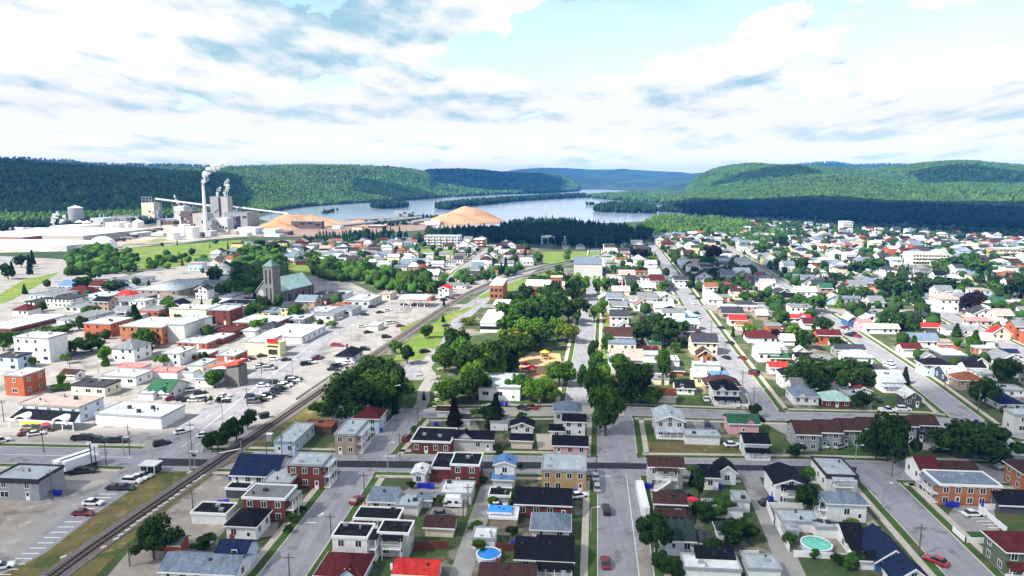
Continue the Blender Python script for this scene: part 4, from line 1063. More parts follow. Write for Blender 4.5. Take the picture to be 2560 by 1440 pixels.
AR, w_ = block('arena', 1442, 1512, 690, 9, 50, wallm('lg'), roofm('bg', True)); tag(AR, 'big arena with slate grey flat roof left of the house rows', 'arena'); mark('the grey arena roof', 1470, 668)
h_, *_ = house(1374, 1428, 715, 698, 676, 'H', 'c', 'bt', 'n', 'beige hip roofed hall between the school and the grey arena', name='hall', cat='hall')
# apartments and larger far blocks
def apart(xl, xr, yb, fl, D, wall, rf_, n, label, mk=None, ang=ROT):
    e, w_ = block('apartment_building', xl, xr, yb, fl*3, D, wallm(wall), roofm(rf_, True), rot=ang)
    winrow(e, w_, -D/2-.03, [1.5+3*i for i in range(fl)], n, .9, .8)
    bm_ = MB().box(-1.6, 1.6, -1.4, -.05, -.1, .9).mesh('balcony', M['trim'])
    for i in range(1, fl):
        for k in range(n//2): link('balcony', bm_, e, (-w_/2+(k*2+1)*w_/n, -D/2, i*3))
    tag(e, label, 'building')
    if mk: mark(mk, (xl+xr)/2, yb-12)
    return e
apart(1062, 1152, 618, 4, 16, 'lg', 'lg', 12, 'pale grey four storey apartment block in front of the dark woods', 'the four storey apartments')
apart(1355, 1415, 612, 3, 18, 'w', 'w', 8, 'white apartment house half hidden by dark trees below the woods', 'the half hidden white block')
apart(1186, 1212, 620, 3, 18, 'ob', 'w', 4, 'orange brick block with white roof right of the four storey apartments')
apart(2286, 2372, 662, 3, 20, 'c', 'w', 12, 'wide cream apartment block among the far houses on the right', 'the wide cream apartments')
apart(2108, 2132, 582, 5, 18, 'w', 'w', 5, 'tall pale block on the far edge of the houses')
apart(2500, 2560, 648, 3, 20, 'y', 'lg', 7, 'yellow brick block near the far right edge')
h_, *_ = house(2256, 2320, 640, 632, 620, 'G', 'c', 'mr', 'n', 'long school wing with a dull red gable roof among the far houses', name='school_wing', cat='building', mk='the dull red school roof')
# --- fuel station canopy
P_ = G(1000, 769); Q_ = G(1072, 769); w_ = Q_.x-P_.x; CN = empty('fuel_canopy', ((P_.x+Q_.x)/2, P_.y+6, 0), ROT2)
MB().box(-w_/2, w_/2, -6, 6, 4.8, 5.8).obj('canopy_roof', roofm('w', True), CN)
for i in range(4):
    for j in (-3.5, 3.5): x = -w_/2+w_*(i+.5)/4; MB().box(x-.2, x+.2, j-.2, j+.2, 0, 4.8).obj('column', M['white'], CN); (MB().box(x-.4, x+.4, j+.5, j+1.3, 0, 1.6).obj('fuel_pump', M['red'], CN) if j < 0 else None)
tag(CN, 'wide white fuel station canopy standing on white columns', 'canopy'); mark('the fuel canopy', 1036, 758); occupy(CN.location.x, CN.location.y, 12)
# awning of the pale building, patio and umbrellas
P_ = G(22, 1070); Q_ = G(206, 1070); w_ = (Q_.x-P_.x); AW = empty('awning', ((P_.x+Q_.x)/2, P_.y+.5, 0), ROT2)
b = MB(); b.hexa([(-w_/2,-2,2.6),(w_/2,-2,2.6),(w_/2-1,2.2,4.6),(-w_/2+1,2.2,4.6)], [(-w_/2,-2,2.8),(w_/2,-2,2.8),(w_/2-1,2.2,4.8),(-w_/2+1,2.2,4.8)]); b.obj('awning_cover', roofm('k'), AW)
MB().box(-w_/2,w_/2,-2.15,-2.0,2.35,2.95).obj('fascia', M['trim'], AW)
for i in range(7): x = -w_/2+.3+(w_-.6)*i/6; MB().box(x-.1, x+.1, -1.95, -1.75, 0, 2.6).obj('post', M['trim'], AW)
for (cxx, r) in ((-w_*.29, 2.6), (w_*.3, 2.7)):
    d = MB(); n = 14
    for i in range(n): a, c_ = math.pi*i/n, math.pi*(i+1)/n; d.hexa([(cxx+r*math.cos(a),-2.5,2.2+r*math.sin(a)*.8),(cxx+r*math.cos(c_),-2.5,2.2+r*math.sin(c_)*.8),(cxx+.8*r*math.cos(c_),-2.5,2.2+.8*r*math.sin(c_)*.8),(cxx+.8*r*math.cos(a),-2.5,2.2+.8*r*math.sin(a)*.8)], [(cxx+r*math.cos(a),1,2.2+r*math.sin(a)*.8),(cxx+r*math.cos(c_),1,2.2+r*math.sin(c_)*.8),(cxx+.8*r*math.cos(c_),1,2.2+.8*r*math.sin(c_)*.8),(cxx+.8*r*math.cos(a),1,2.2+.8*r*math.sin(a)*.8)])
    d.obj('arch', M['trim'], AW)
tag(AW, 'long black shed roof awning with two white arches over a patio', 'awning')
def umbrella(px, py, m, label):
    P_ = G(px, py); e = empty('parasol', P_); MB().cyl(0, 0, 0, 2.3, .04, n=6).obj('pole', M['metal'], e); MB().cyl(0, 0, 2.1, 2.75, 1.5, .08, n=8).obj('canopy', m, e); tag(e, label, 'parasol', 'parasols on the patio')
for i, x in enumerate((66, 83, 101)): umbrella(x, 1073, M['lime'], f'{["leftmost", "middle", "rightmost"][i]} of three lime green parasols under the black awning')
umbrella(118, 1077, M['pink'], 'red parasol nearer the lime ones under the awning'); umbrella(131, 1071, M['pink'], 'red parasol nearest the white arch under the awning')
for i, x in enumerate((60, 80, 98, 128)):
    P_ = G(x, 1078); e = empty('picnic_table', P_, ROT2); MB().box(-.9,.9,-.4,.4,.7,.76).obj('table_top', M['wood'], e); MB().box(-.9,.9,-.9,-.6,.42,.46).obj('bench', M['wood'], e); MB().box(-.9,.9,.6,.9,.42,.46).obj('bench', M['wood'], e); MB().box(-.7,-.6,-.7,.7,0,.7).box(.6,.7,-.7,.7,0,.7).obj('legs', M['wood'], e); reg(e, 'picnic table below the black awning', 'table', 'patio tables')
umbrella(1731, 1270, M['pink'], 'bright red parasol behind the brown duplex beside the centre street')
MB()
# entrance porch of the cream store, kiosk, stone tower
P_ = G(683, 892); e = empty('store_entrance', P_, ROT2); MB().box(-3.2,3.2,0,5,0,6.2).obj('wall', wallm('yl'), e); MB().box(-2,2,-.1,.05,1,3.2).obj('glazing', M['glass'], e); MB().box(-2.4,2.4,-.5,.4,6.2,7.8).obj('cupola', M['red'], e); MB().box(-2.4,2.4,-.12,.02,4.2,4.9).obj('glazing', M['glass'], e)
tag(e, 'cream store entrance block topped by a bright red cap', 'entrance'); mark('the red capped entrance', 683, 872)
P_ = G(583, 966); e = empty('stone_tower', P_, ROT2-R(6)); MB().box(-2.6,2.6,0,5,0,7.6).obj('wall', wallm('st'), e); MB().hexa([(-3.1,-.6,7.2),(3.1,-.6,8.4),(3.1,5.5,8.4),(-3.1,5.5,7.2)],[(-3.1,-.6,8.2),(3.1,-.6,9.6),(3.1,5.5,9.6),(-3.1,5.5,8.2)]).obj('roof', M['redbrickband'], e); MB().hexa([(-12,.5,5.6),(-2.7,.5,7.6),(-2.7,5.2,7.6),(-12,5.2,5.6)],[(-12,.5,5.9),(-2.7,.5,8),(-2.7,5.2,8),(-12,5.2,5.9)]).obj('sloping_roof', M['redbrickband'], e)
tag(e, 'square stone entrance tower with a sloping red roof', 'tower'); mark('the square stone tower', 583, 940)
P_ = G(370, 1187); e = empty('glazed_kiosk', (P_.x, P_.y+1.6, 0), ROT); MB().box(-2,2,-1.5,1.5,0,2.3).obj('wall', M['glass'], e); MB().box(-2.3,2.3,-1.8,1.8,2.3,2.6).obj('roof', roofm('w', True), e); [MB().box(x-.08,x+.08,-1.6,-1.45,0,2.3).obj('post', M['trim'], e) for x in (-1.9, 0, 1.9)]
tag(e, 'small glazed kiosk with a white flat roof at the crossing', 'kiosk'); mark('the glazed kiosk', 370, 1175)
# ================================================================= paper mill
def at_(px, py): return G(px, py)
ML = ROT2
def mill(xl, xr, yb, ye, D, wall, roof, label, fl='n', name='mill_building', typ='F', mk=None, rot=ML):
    return house(xl, xr, yb, ye, ye-5, typ, wall, roof, fl+'U', label, rot=rot, name=name, cat='mill building', D=D, mk=mk)
mill(-90, 62, 604, 584, 60, 'mr2' if 0 else 'mr_', 'w', 'long white roofed warehouse with a dark red wall stripe at the left edge') if 0 else None
WALL['mr'] = ((.30,.06,.05), 'dull red')
mill(-140, 70, 602, 592, 170, 'mr', 'w', 'huge white roofed mill hall with a dull red wall at the left edge', mk='the dull red mill hall')
mill(-140, 185, 626, 612, 60, 'lg', 'w', 'long grey mill shed with a row of dark loading bays', mk='the loading bay shed')
mill(100, 215, 604, 589, 120, 'co', 'w', 'broad mill hall with a white roof behind the loading bays')
mill(120, 200, 577, 566, 50, 'w', 'w', 'low white mill hall left of the twin cone roofs')
mill(225, 262, 572, 546, 30, 'co', 'lb', 'grey mill block with a blue edged roof')
mill(262, 300, 575, 557, 25, 'w', 'w', 'small white mill building left of the white cone silo')
mill(270, 350, 560, 541, 20, 'co', 'g', 'row of grey mill structures with vertical ribs')
mill(355, 389, 555, 507, 16, 'c', 'co', 'tall cream mill tower with dark openings and a rooftop frame', fl='', mk='the tall cream mill tower')
mill(436, 463, 562, 516, 18, 'lg', 'w', 'pale mill block with a small steam plume above', mk='the steaming pale block')
mill(452, 484, 565, 528, 16, 'br', 'g', 'dark brown mill building with pipes beside the steaming block')
mill(483, 512, 582, 534, 24, 'co', 'bt', 'brownish grey mill block left of the chimney foot')
mill(560, 622, 572, 532, 34, 'g', 'g', 'big concrete grey boiler house under the precipitator towers', mk='the grey boiler house')
mill(516, 532, 588, 552, 12, 'g', 'g', 'narrow grey mill tower in front of the chimney foot')
mill(540, 571, 580, 546, 16, 'lg', 'w', 'pale clad mill block with white pipes in front of the boiler house')
mill(528, 550, 562, 492, 14, 'g', 'co', 'left one of the two tall grey precipitator towers', mk='the precipitator towers')
mill(554, 573, 562, 492, 14, 'co', 'co', 'right one of the two tall grey precipitator towers')
mill(592, 640, 586, 570, 22, 'w', 'w', 'low white mill store right of the pale clad block')
mill(640, 690, 585, 575, 22, 'lb', 'lg', 'low pale blue mill store beside the chip pile')
mill(400, 440, 562, 548, 20, 'g', 'lg', 'low grey mill building between the tower and the steaming block')
mill(300, 345, 592, 583, 30, 'lg', 'w', 'low white mill annex behind the railway wagons')
mill(726, 806, 572, 553, 10, 'br', 'lg', 'brown timber retaining bays in front of the flat chip pile')
mill(984, 1030, 543, 529, 14, 'g', 'lg', 'grey powerhouse standing in the river', mk='the river powerhouse')
mill(465, 483, 560, 519, 14, 'g', 'g', 'tall grey mill block right of the steaming pale block')
mill(498, 511, 578, 546, 12, 'dg', 'g', 'dark narrow mill block left of the chimney')
mill(391, 399, 560, 526, 10, 'g', 'g', 'slim grey tower right of the tall cream mill tower')
mill(576, 592, 577, 541, 12, 'dg', 'lg', 'dark grey mill block in front of the boiler house')
mill(404, 436, 566, 553, 14, 'br', 'g', 'low brown mill block under the conveyor gallery')
mill(300, 318, 568, 545, 12, 'g', 'g', 'grey ribbed mill block left of the cone silos')
mill(150, 166, 570, 552, 12, 'dg', 'g', 'dark little mill tower left of the big silo')
rm_ = random.Random(77)
for o_, n_l in [(o, 4) for o in list(bpy.data.objects) if o.parent is None and o.name.startswith('mill_building') and o.get('_y', 0) < 592]:
    w_o = [c for c in o_.children if c.name.startswith('wall')][0]; bb = w_o.bound_box; X0, X1, Y0, Z1 = bb[0][0], bb[6][0], bb[0][1], bb[6][2]
    if Z1 < 9: continue
    for k in range(n_l):
        x, z = X0+(X1-X0)*(k+.5)/n_l, rm_.uniform(.25, .8)*Z1; q = (X1-X0)/n_l*.32; MB().box(x-q, x+q, Y0-.15, Y0+.1, z-1.6, z+1.6).obj('louvre', M['glass'] if rm_.random() < .7 else M['metal'], o_)
    for k in range(2): x = rm_.uniform(X0*.8, X1*.8); MB().cyl(x, 0, Z1, Z1+rm_.uniform(3, 7), .8, n=8).obj('vent_pipe', M['metal'], o_)
for (xl, xr, yb, ye, wl, rf_) in ((20,60,578,570,'w','w'),(70,110,580,571,'co','w'),(215,235,560,552,'co','dg'),(235,262,583,577,'w','lg'),(392,402,566,550,'g','g'),(404,434,572,563,'c','g'),(430,450,575,568,'w','lg'),(488,506,592,583,'br','dg'),(512,528,592,578,'lg','w'),(576,592,586,576,'co','w'),(600,618,590,582,'w','w'),(350,372,585,577,'br','br'),(376,410,590,583,'lg','w'),(660,700,592,586,'w','lg'),(690,722,588,579,'br','g'),(830,850,572,566,'w','w'),(880,905,574,568,'c','br'),(1000,1040,562,556,'dg','lg'),(920,960,570,564,'br','w'),(0,24,596,588,'lg','w'),(1060,1100,562,553,'w','w')):
    house(xl, xr, yb, ye, ye-3, 'F', wl, rf_, 'nU', None, rot=ML, name='mill_building', cat='mill building', D=14)
sheet('mill_yard', [(-400,640),(170,628),(300,622),(440,606),(600,592),(700,586),(690,570),(640,560),(300,560),(0,575),(-400,590)], mat('mill_yard_ground', (.42,.36,.30), .95, .2, .02, extra=patches((.13,.12,.11), .018, .52, .6, (.2,.22,.1), .01, .6, .66)), .02)
P_ = G(372, 548); e = empty('rooftop_frame', (P_.x, P_.y, 0), ML); b = MB()
hz_ = (HH-P_.y*slope(492))
for x in (-11, -4, 3, 9): b.box(x-.4, x+.4, 0, .8, HH-P_.y*slope(507), hz_)
b.box(-12, 10, 0, .8, hz_-1, hz_); b.box(-12, 10, 0, .8, hz_-6, hz_-5.2); b.obj('steel_frame', M['metal'], e); tag(e, 'open steel frame on top of the tall cream mill tower', 'frame')
def tank(px, py, top, r_px, m, label, cone=0.3, cat='tank', name='storage_tank'):
    P_ = G(px, py); r = r_px/ppm(py); h = HH-P_.y*slope(top); e = empty(name, (P_.x, P_.y+r, 0)); MB().cyl(0, 0, 0, h, r, n=28).obj('shell', m, e)
    if cone: MB().cyl(0, 0, h, h+r*cone, r+.2, .3, n=28).obj('cone_roof', M['white'], e)
    tag(e, label, cat); occupy(P_.x, P_.y+r, r); return e
tank(182, 565, 520, 17, M['metal'], 'big grey faceted silo in front of the dark hill', .35, 'silo', 'silo'); mark('the grey silo', 182, 530)
tank(340, 574, 555, 13, M['white'], 'white silo with a cone roof left of the cream tower', .5, 'silo', 'silo')
tank(318, 576, 560, 8, M['white'], 'small white tank beside the white cone silo', 0)
tank(193, 572, 556, 11, mat('dark_steel', (.07,.05,.05), .6), 'dark tank with a white cone roof left of its lighter twin', .5); tank(212, 572, 557, 11, M['metal'], 'grey tank with a white cone roof right of its dark twin', .5)
tank(457, 590, 562, 14, M['white'], 'left white tank of the pair below the mill', .1); tank(476, 596, 568, 16, M['white'], 'right white tank of the pair below the mill', .1); tank(428, 600, 582, 16, M['white'], 'low wide white tank in the mill yard', .1)
mark('the white tanks', 465, 580)
tank(510, 575, 550, 5, M['metal'], 'slim metal tank at the chimney foot', .3)
P_ = G(238, 624); e = empty('dome_shelter', (P_.x, P_.y+14, 0)); b = MB(); n = 20
for j in range(6):
    for i in range(n):
        a0, a1 = 6.283*i/n, 6.283*(i+1)/n; e0, e1 = math.pi/2*j/6, math.pi/2*(j+1)/6; f = lambda a, c_: (15*math.cos(c_)*math.cos(a), 15*math.cos(c_)*math.sin(a), 13*math.sin(c_))
        b.poly([f(a0,e0), f(a1,e0), f(a1,e1), f(a0,e1)])
b.obj('dome', M['white'], e); MB().box(-4,4,-15.3,-13,0,3).obj('door', M['glass'], e); tag(e, 'white dome shaped storage shelter in the mill yard', 'dome'); mark('the white dome', 238, 612)
P_ = G(516, 583); h = HH-P_.y*slope(462); e = empty('chimney_stack', P_); MB().cyl(0, 0, 0, h, 2.9, 1.7, n=24).obj('shaft', M['white'], e); MB().cyl(0, 0, h-1, h+.6, 1.9, 1.9, n=24, cap=False).obj('rim', M['metal'], e); tag(e, 'tall slender white chimney of the mill trailing steam', 'chimney'); CT = (P_.x, P_.y, h)
def conveyor(p, q, r, label, legs=4):
    a, c_ = Vector(p), Vector(q); e = empty('conveyor', (a.x, a.y, 0)); b = MB(); b.bar(a-e.location, c_-e.location, r); b.obj('gallery', M['metal'], e)
    for k in range(legs):
        t = (k+.5)/legs; m_ = a.lerp(c_, t)-e.location; g = MB(); g.bar(m_, (m_.x-2, m_.y, 0), .35); g.bar(m_, (m_.x+2, m_.y, 0), .35); g.obj('trestle', M['metal'], e)
    tag(e, label, 'conveyor')
def P3(px, py, Y): v = (720-py)/FPX; return Vector(((px-1280)/FPX*Y/(ct+v*st), Y, HH-Y*slope(py)))
conveyor(P3(388,498,1240), P3(530,516,1230), 1.7, 'raised conveyor gallery from the cream tower to the precipitators', 5)
conveyor(P3(575,517,1230), P3(720,535,1220), 1.7, 'raised conveyor gallery falling towards the flat chip pile', 5)
conveyor(P3(1054,543,1180), P3(830,566,1080), 1.6, 'long low conveyor crossing in front of the river', 6)
conveyor(P3(1075,549,1150), P3(1030,556,1130), 2.2, 'short white conveyor reaching the pointed chip pile', 2)
conveyor(P3(860,548,1150), P3(1010,545,1180), 1.0, 'thin pipe bridge behind the low chip mounds', 4)
def steam(p, puffs, label):
    e = bpy.data.objects.new('steam_plume', None)
    import bmesh as _b
    bm = _b.new(); g = np.random.default_rng(int(p[0]) & 255)
    for (dx_, dy_, dz_, r) in puffs:
        for k in range(9):
            o_ = g.uniform(-.75, .75, 3)*r; q_ = r*g.uniform(.3, .65); mtx = Matrix.Translation((dx_+o_[0], dy_+o_[1], dz_+o_[2])) @ Matrix.Diagonal((q_, q_, q_, 1)); _b.ops.create_icosphere(bm, subdivisions=2, radius=1, matrix=mtx)
    me = bpy.data.meshes.new('steam_plume'); bm.to_mesh(me); bm.free(); me.materials.append(M['steam']); o = link('steam_plume', me, loc=p); tag(o, label, 'steam', kind='stuff')
sm_ = bpy.data.materials.new('steam'); sm_.use_nodes = True; t_ = sm_.node_tree; t_.nodes.clear(); n_ = t_.nodes.new; l_ = t_.links.new
o_ = n_('ShaderNodeOutputMaterial'); d_ = n_('ShaderNodeBsdfDiffuse'); d_.inputs[0].default_value = (.92,.93,.95,1); tl_ = n_('ShaderNodeBsdfTranslucent'); tl_.inputs[0].default_value = (.95,.95,.95,1); m1 = n_('ShaderNodeMixShader'); m1.inputs[0].default_value = .45; l_(d_.outputs[0], m1.inputs[1]); l_(tl_.outputs[0], m1.inputs[2])
tp_ = n_('ShaderNodeBsdfTransparent'); nz_ = n_('ShaderNodeTexNoise'); nz_.inputs['Scale'].default_value = .22; nz_.inputs['Detail'].default_value = 5; ge_ = n_('ShaderNodeNewGeometry'); l_(ge_.outputs['Position'], nz_.inputs['Vector']); mr_ = n_('ShaderNodeMapRange'); mr_.inputs[1].default_value = .38; mr_.inputs[2].default_value = .62; mr_.inputs[3].default_value = .45; mr_.inputs[4].default_value = .985; l_(nz_.outputs[0], mr_.inputs[0])
m2 = n_('ShaderNodeMixShader'); l_(mr_.outputs[0], m2.inputs[0]); l_(m1.outputs[0], m2.inputs[1]); l_(tp_.outputs[0], m2.inputs[2]); l_(m2.outputs[0], o_.inputs[0]); M['steam'] = sm_
steam(CT, [(0,0,2,2.3),(1,0,6,2.8),(3,0,10,3.8),(6,0,14,4.6),(10,0,18,5.2),(15,0,22,5.6),(20,0,25,5.4),(26,0,28,4.8),(31,0,31,3.8)], 'large white steam plume drifting right from the tall chimney')
p_ = P3(543,490,1215); steam(p_, [(0,0,1,2.2),(1,0,5,2.8),(3,0,10,3),(6,0,14,2.2)], 'small steam puff above the left precipitator tower')
p_ = P3(563,490,1215); steam(p_, [(0,0,1,2.4),(0,0,6,3.2),(3,0,11,3.8),(5,0,16,4.2),(3,0,21,4),(5,0,26,3)], 'billowing steam puff above the right precipitator tower')
p_ = P3(447,514,1215); steam(p_, [(0,0,1,2.2),(-2,0,5,2.4),(-4,0,10,2.4),(-6,0,15,2),(-6,0,19,1.2)], 'thin steam wisp above the pale mill block')
p_ = P3(133,560,1040); steam(p_, [(0,0,2,3.5),(1,0,7,4),(4,0,12,4.2),(8,0,16,3)], 'low steam cloud left of the grey silo')
p_ = P3(152,560,1040); steam(p_, [(0,0,2,3),(2,0,6,3),(5,0,11,2.6)], 'smaller low steam cloud next to the grey silo')
# chip piles
def pile(outline, peaks, label, seed=0, mk=None):
    poly = ring(outline); xs = [p[0] for p in poly]; ys = [p[1] for p in poly]; g = np.random.default_rng(seed); n, m_ = 70, 40
    x0, x1, y0, y1 = min(xs)-2, max(xs)+2, min(ys)-2, max(ys)+2; V = []; ph = g.uniform(0, 6.28, 8)
    for j in range(m_+1):
        for i in range(n+1):
            x, y = x0+(x1-x0)*i/n, y0+(y1-y0)*j/m_; z = -2.0
            for (cx, cy, hh, rx, ry) in peaks:
                d = math.hypot((x-cx)/rx, (y-cy)/ry); z = max(z, hh*(1-d)+ .5*math.sin(x*.3+ph[0])*math.sin(y*.25+ph[1]))
            V.append((x, y, z))
    F = [(j*(n+1)+i, j*(n+1)+i+1, (j+1)*(n+1)+i+1, (j+1)*(n+1)+i) for j in range(m_) for i in range(n)]
    me = bpy.data.meshes.new('chip_pile'); me.from_pydata(V, [], F); me.materials.append(M['chips']); me.polygons.foreach_set('use_smooth', [True]*len(me.polygons)); o = link('wood_chip_pile', me); tag(o, label, 'wood chips')
    if mk: p = peaks[0]; q = project((p[0], p[1], p[2]/2)); mark(mk, *q)
def pk_(px, py, top, rx_px, ry): P_ = G(px, py); return (P_.x, P_.y, HH-P_.y*slope(top), rx_px/ppm(py), ry)
pile([(1040,575),(1260,575),(1260,535),(1040,535)], [pk_(1165,552,512,88,60), pk_(1185,550,516,75,60), pk_(1130,556,528,80,50), pk_(1105,558,543,55,40)], 'tall pointed pile of orange wood chips beside the river', 3, 'the pointed chip pile')
pile([(640,588),(880,588),(880,545),(640,545)], [pk_(720,565,533,75,60), pk_(745,562,534,80,60), pk_(775,561,536,85,60), pk_(800,560,541,70,55), pk_(690,572,549,60,35)], 'broad flat topped pile of orange wood chips behind the timber bays', 4, 'the flat chip pile')
pile([(860,575),(990,575),(990,545),(860,545)], [pk_(900,562,548,50,40), pk_(950,560,546,45,40)], 'low mounds of reddish wood chips between the two big piles', 5)
sheet('chip_yard', [(640,592),(840,590),(1060,575),(1100,563),(1260,560),(1262,553),(980,556),(880,565),(700,575)], mat('chip_ground', (.26,.18,.15), .95, .2, .03), .055)
sheet('sand_lot', [(1575,578),(1660,572),(1662,580),(1580,584)], M['sand'], .03); sheet('sand_lot', [(1640,598),(1700,588),(1790,594),(1720,614),(1640,612)], mat('pinkish_gravel', (.26,.2,.18), .95, .15, .05), .03)
# ================================================================= vehicles
CC = {'w': ('white', (.78,.78,.78)), 'k': ('black', (.012,.013,.016)), 'r': ('dark red', (.20,.012,.018)), 's': ('silver', (.42,.43,.45)), 'g': ('grey', (.14,.145,.15)), 'n': ('navy', (.015,.02,.06)), 'R': ('bright red', (.36,.014,.025))}
def paint(k): return mat('car_paint_'+CC[k][0].replace(' ', '_'), CC[k][1], .25, .02, 1, spec=.6)
VM = {}
def car_meshes(t, k):
    if (t, k) in VM: return VM[(t, k)]
    pr = {'c': [(2.2,.45,.62),(2.25,.75,.80),(1.1,.92,.85),(-1.7,.95,.85),(-2.2,.85,.82),(-2.25,.45,.7)], 's': [(2.25,.5,.7),(2.3,.95,.85),(1.2,1.1,.88),(-2.2,1.1,.88),(-2.25,.5,.8)]}
    b = MB()
    L2 = {'c': 2.25, 's': 2.35, 'p': 2.75}[t]; hh = {'c': .88, 's': 1.08, 'p': 1.0}[t]
    b.hexa([(-L2,-.88,.32),(L2,-.88,.32),(L2,.88,.32),(-L2,.88,.32)], [(-L2-.02,-.9,.62),(L2+.05,-.86,.62),(L2+.05,.86,.62),(-L2-.02,.9,.62)])
    b.hexa([(-L2-.02,-.9,.62),(L2+.05,-.86,.62),(L2+.05,.86,.62),(-L2-.02,.9,.62)], [(-L2+.08,-.84,hh),(L2-.25,-.78,hh-.12),(L2-.25,.78,hh-.12),(-L2+.08,.84,hh)])
    top = {'c': 1.42, 's': 1.72, 'p': 1.78}[t]; x0, x1, t0, t1 = {'c': (-1.9,1.15,-1.25,.25), 's': (-2.2,1.2,-1.95,.45), 'p': (-.7,1.35,-.5,.6)}[t]
    r = MB(); r.hexa([(t0,-.66,top-.02),(t1,-.66,top-.02),(t1,.66,top-.02),(t0,.66,top-.02)], [(t0+.1,-.6,top+.05),(t1-.1,-.6,top+.05),(t1-.1,.6,top+.05),(t0+.1,.6,top+.05)])
    if t == 'p': b.box(-L2, -.75, -.86, -.78, hh, hh+.3).box(-L2, -.75, .78, .86, hh, hh+.3).box(-L2, -L2+.08, -.78, .78, hh, hh+.3)
    g = MB(); g.hexa([(x0,-.8,hh-.14),(x1,-.8,hh-.14),(x1,.8,hh-.14),(x0,.8,hh-.14)], [(t0,-.67,top),(t1,-.67,top),(t1,.67,top),(t0,.67,top)])
    w = MB(); n = 10
    for s in (-1, 1):
        q = [(.34*math.cos(6.283*i/n), .34*math.sin(6.283*i/n)) for i in range(n)]; c = [(x, s*.08, z) for x, z in q]; w.poly(c if s < 0 else c[::-1])
    for i in range(n): j = (i+1) % n; w.poly([(q[i][0], .08, q[i][1]), (q[j][0], .08, q[j][1]), (q[j][0], -.08, q[j][1]), (q[i][0], -.08, q[i][1])])
    lm_ = MB(); lm_.box(-.04,.04,-.18,.18,-.07,.07)
    VM[(t, k)] = (b.mesh('body', paint(k)), g.mesh('cabin_glass', M['glass']), w.mesh('wheel', M['tyre']), r.mesh('car_roof', paint(k)), L2, lm_.mesh('lamp', M['trim'])); return VM[(t, k)]
TN = {'c': ('parked_car', 'car'), 's': ('parked_car', 'SUV'), 'p': ('pickup_truck', 'pickup truck')}
def car(px, py, t='c', k='w', ang=90, z=.07, label=None, moving=False, name=None):
    """ang: degrees clockwise from the view direction of the way the bonnet points"""
    P_ = G(px, py); b, g, w, r, L2, lp = car_meshes(t, k); e = empty(name or ('driving_car' if moving else TN[t][0]), (P_.x, P_.y, z), R(90-ang))
    link('body', b, e); link('cabin_glass', g, e); link('car_roof', r, e)
    if py > 820:
        for x in (-L2*.62, L2*.62):
            for y in (-.8, .8): link('wheel', w, e, (x, y, .34))
    if py > 1100:
        for y in (-.6, .6): link('headlight', lp, e, (L2+.05, y, .6), R(0))
    base = f"{CC[k][0]} {TN[t][1]} {'driving' if moving else 'parked'}"
    if label: e['label'] = label; e['category'] = TN[t][1]
    else: reg(e, base, 'car', 'cars parked or driving in town', (px, py-5))
    return e
BA = 13; 
for (x, y, t, k, a, lb) in [(233,1262,'c','w',92,'white car parked across the painted bays left of the grass strip'),(208,1288,'c','r',92,'dark red car parked lowest in the bays beside the grass strip'),(290,1224,'c','k',92,None),(313,1224,'c','k',92,None),(331,1208,'s','w',92,None),(348,1199,'c','w',92,None),
    (2,1423,'c','w',60,None),(360,1194,'c','s',92,None),(893,1255,'c','r',20,'dark red car parked by the verge of the sloping left street'),(1018,1100,'s','r',15,None),(1488,1196,'c','w',3,None),(1492,1224,'s','s',3,'silver car parked at the left kerb of the centre street'),(1516,1280,'s','k',3,None),(1514,1412,'c','r',3,'dark red car lowest on the centre street'),(1447,1244,'c','w',70,None),
    (1245,1270,'c','w',85,None),(2340,1408,'c','R',-38,'red car driving lowest on the right hand street'),(2432,1290,'c','w',85,'white car parked alone in the lot beside the orange brick apartments'),(2516,1172,'p','w',88,None),(1703,1240,'c','k',80,None),(1920,1262,'c','k',80,None),
    (1830,1116,'c','w',85,None),(1768,1080,'c','n',10,None),(1790,1082,'c','k',10,None),(1768,1065,'s','n',10,None),(1885,934,'s','k',-28,None),(1883,938,'c','r',-28,'dark red car parked on the right of the street above the second crossing'),(1985,998,'c','k',-30,None),(1815,897,'c','k',-25,None),(1856,898,'c','r',-25,None),
    (1765,1001,'c','w',10,None),(2222,910,'c','w',-38,None),(2224,919,'c','w',-38,None),(2218,1030,'p','w',90,None),(2258,1027,'s','w',90,None),(2345,1130,'c','k',80,None),(2370,1124,'c','w',60,None),(2195,1003,'c','k',10,None),(2360,1070,'c','n',70,None),(2100,1120,'c','s',60,None),(2075,1118,'c','w',60,None),(2190,1110,'c','w',60,None),
    (1308,1024,'c','k',120,None),(1330,1022,'c','R',120,'bright red car parked in front of the white club building'),(1062,882,'s','k',60,'black car on the road beside the rails'),(1116,816,'c','k',50,None),(405,1113,'s','k',50,'black car driving on the wide boulevard near the crossing'),(455,1083,'c','w',50,None),
    (512,1092,'c','w',70,None),(66,1088,'c','r',60,None),(90,1088,'c','w',60,None),(205,1100,'p','k',80,None),(225,1097,'c','k',80,None),(248,1106,'p','k',85,None),(270,1106,'c','k',85,None),(298,1106,'p','k',85,None),(0,1108,'p','w',40,None),
    (1005,1422,'c','w',80,None),(1105,1290,'c','g',80,None)]:
    car(x, y, t, k, a, label=lb, moving=(y == 1113 or x == 2340))
seq = [(634,1008,'g'),(650,1004,'k'),(663,998,'w'),(672,993,'k'),(683,986,'k'),(692,980,'n'),(700,975,'k'),(708,970,'w'),(716,966,'w'),(724,961,'k'),(734,955,'w'),(741,950,'k'),(630,996,'k'),(690,960,'k'),(728,950,'k'),(657,967,'w')]
for x, y, k in seq: car(x, y, 'c' if (x % 2) else 's', k, 80)
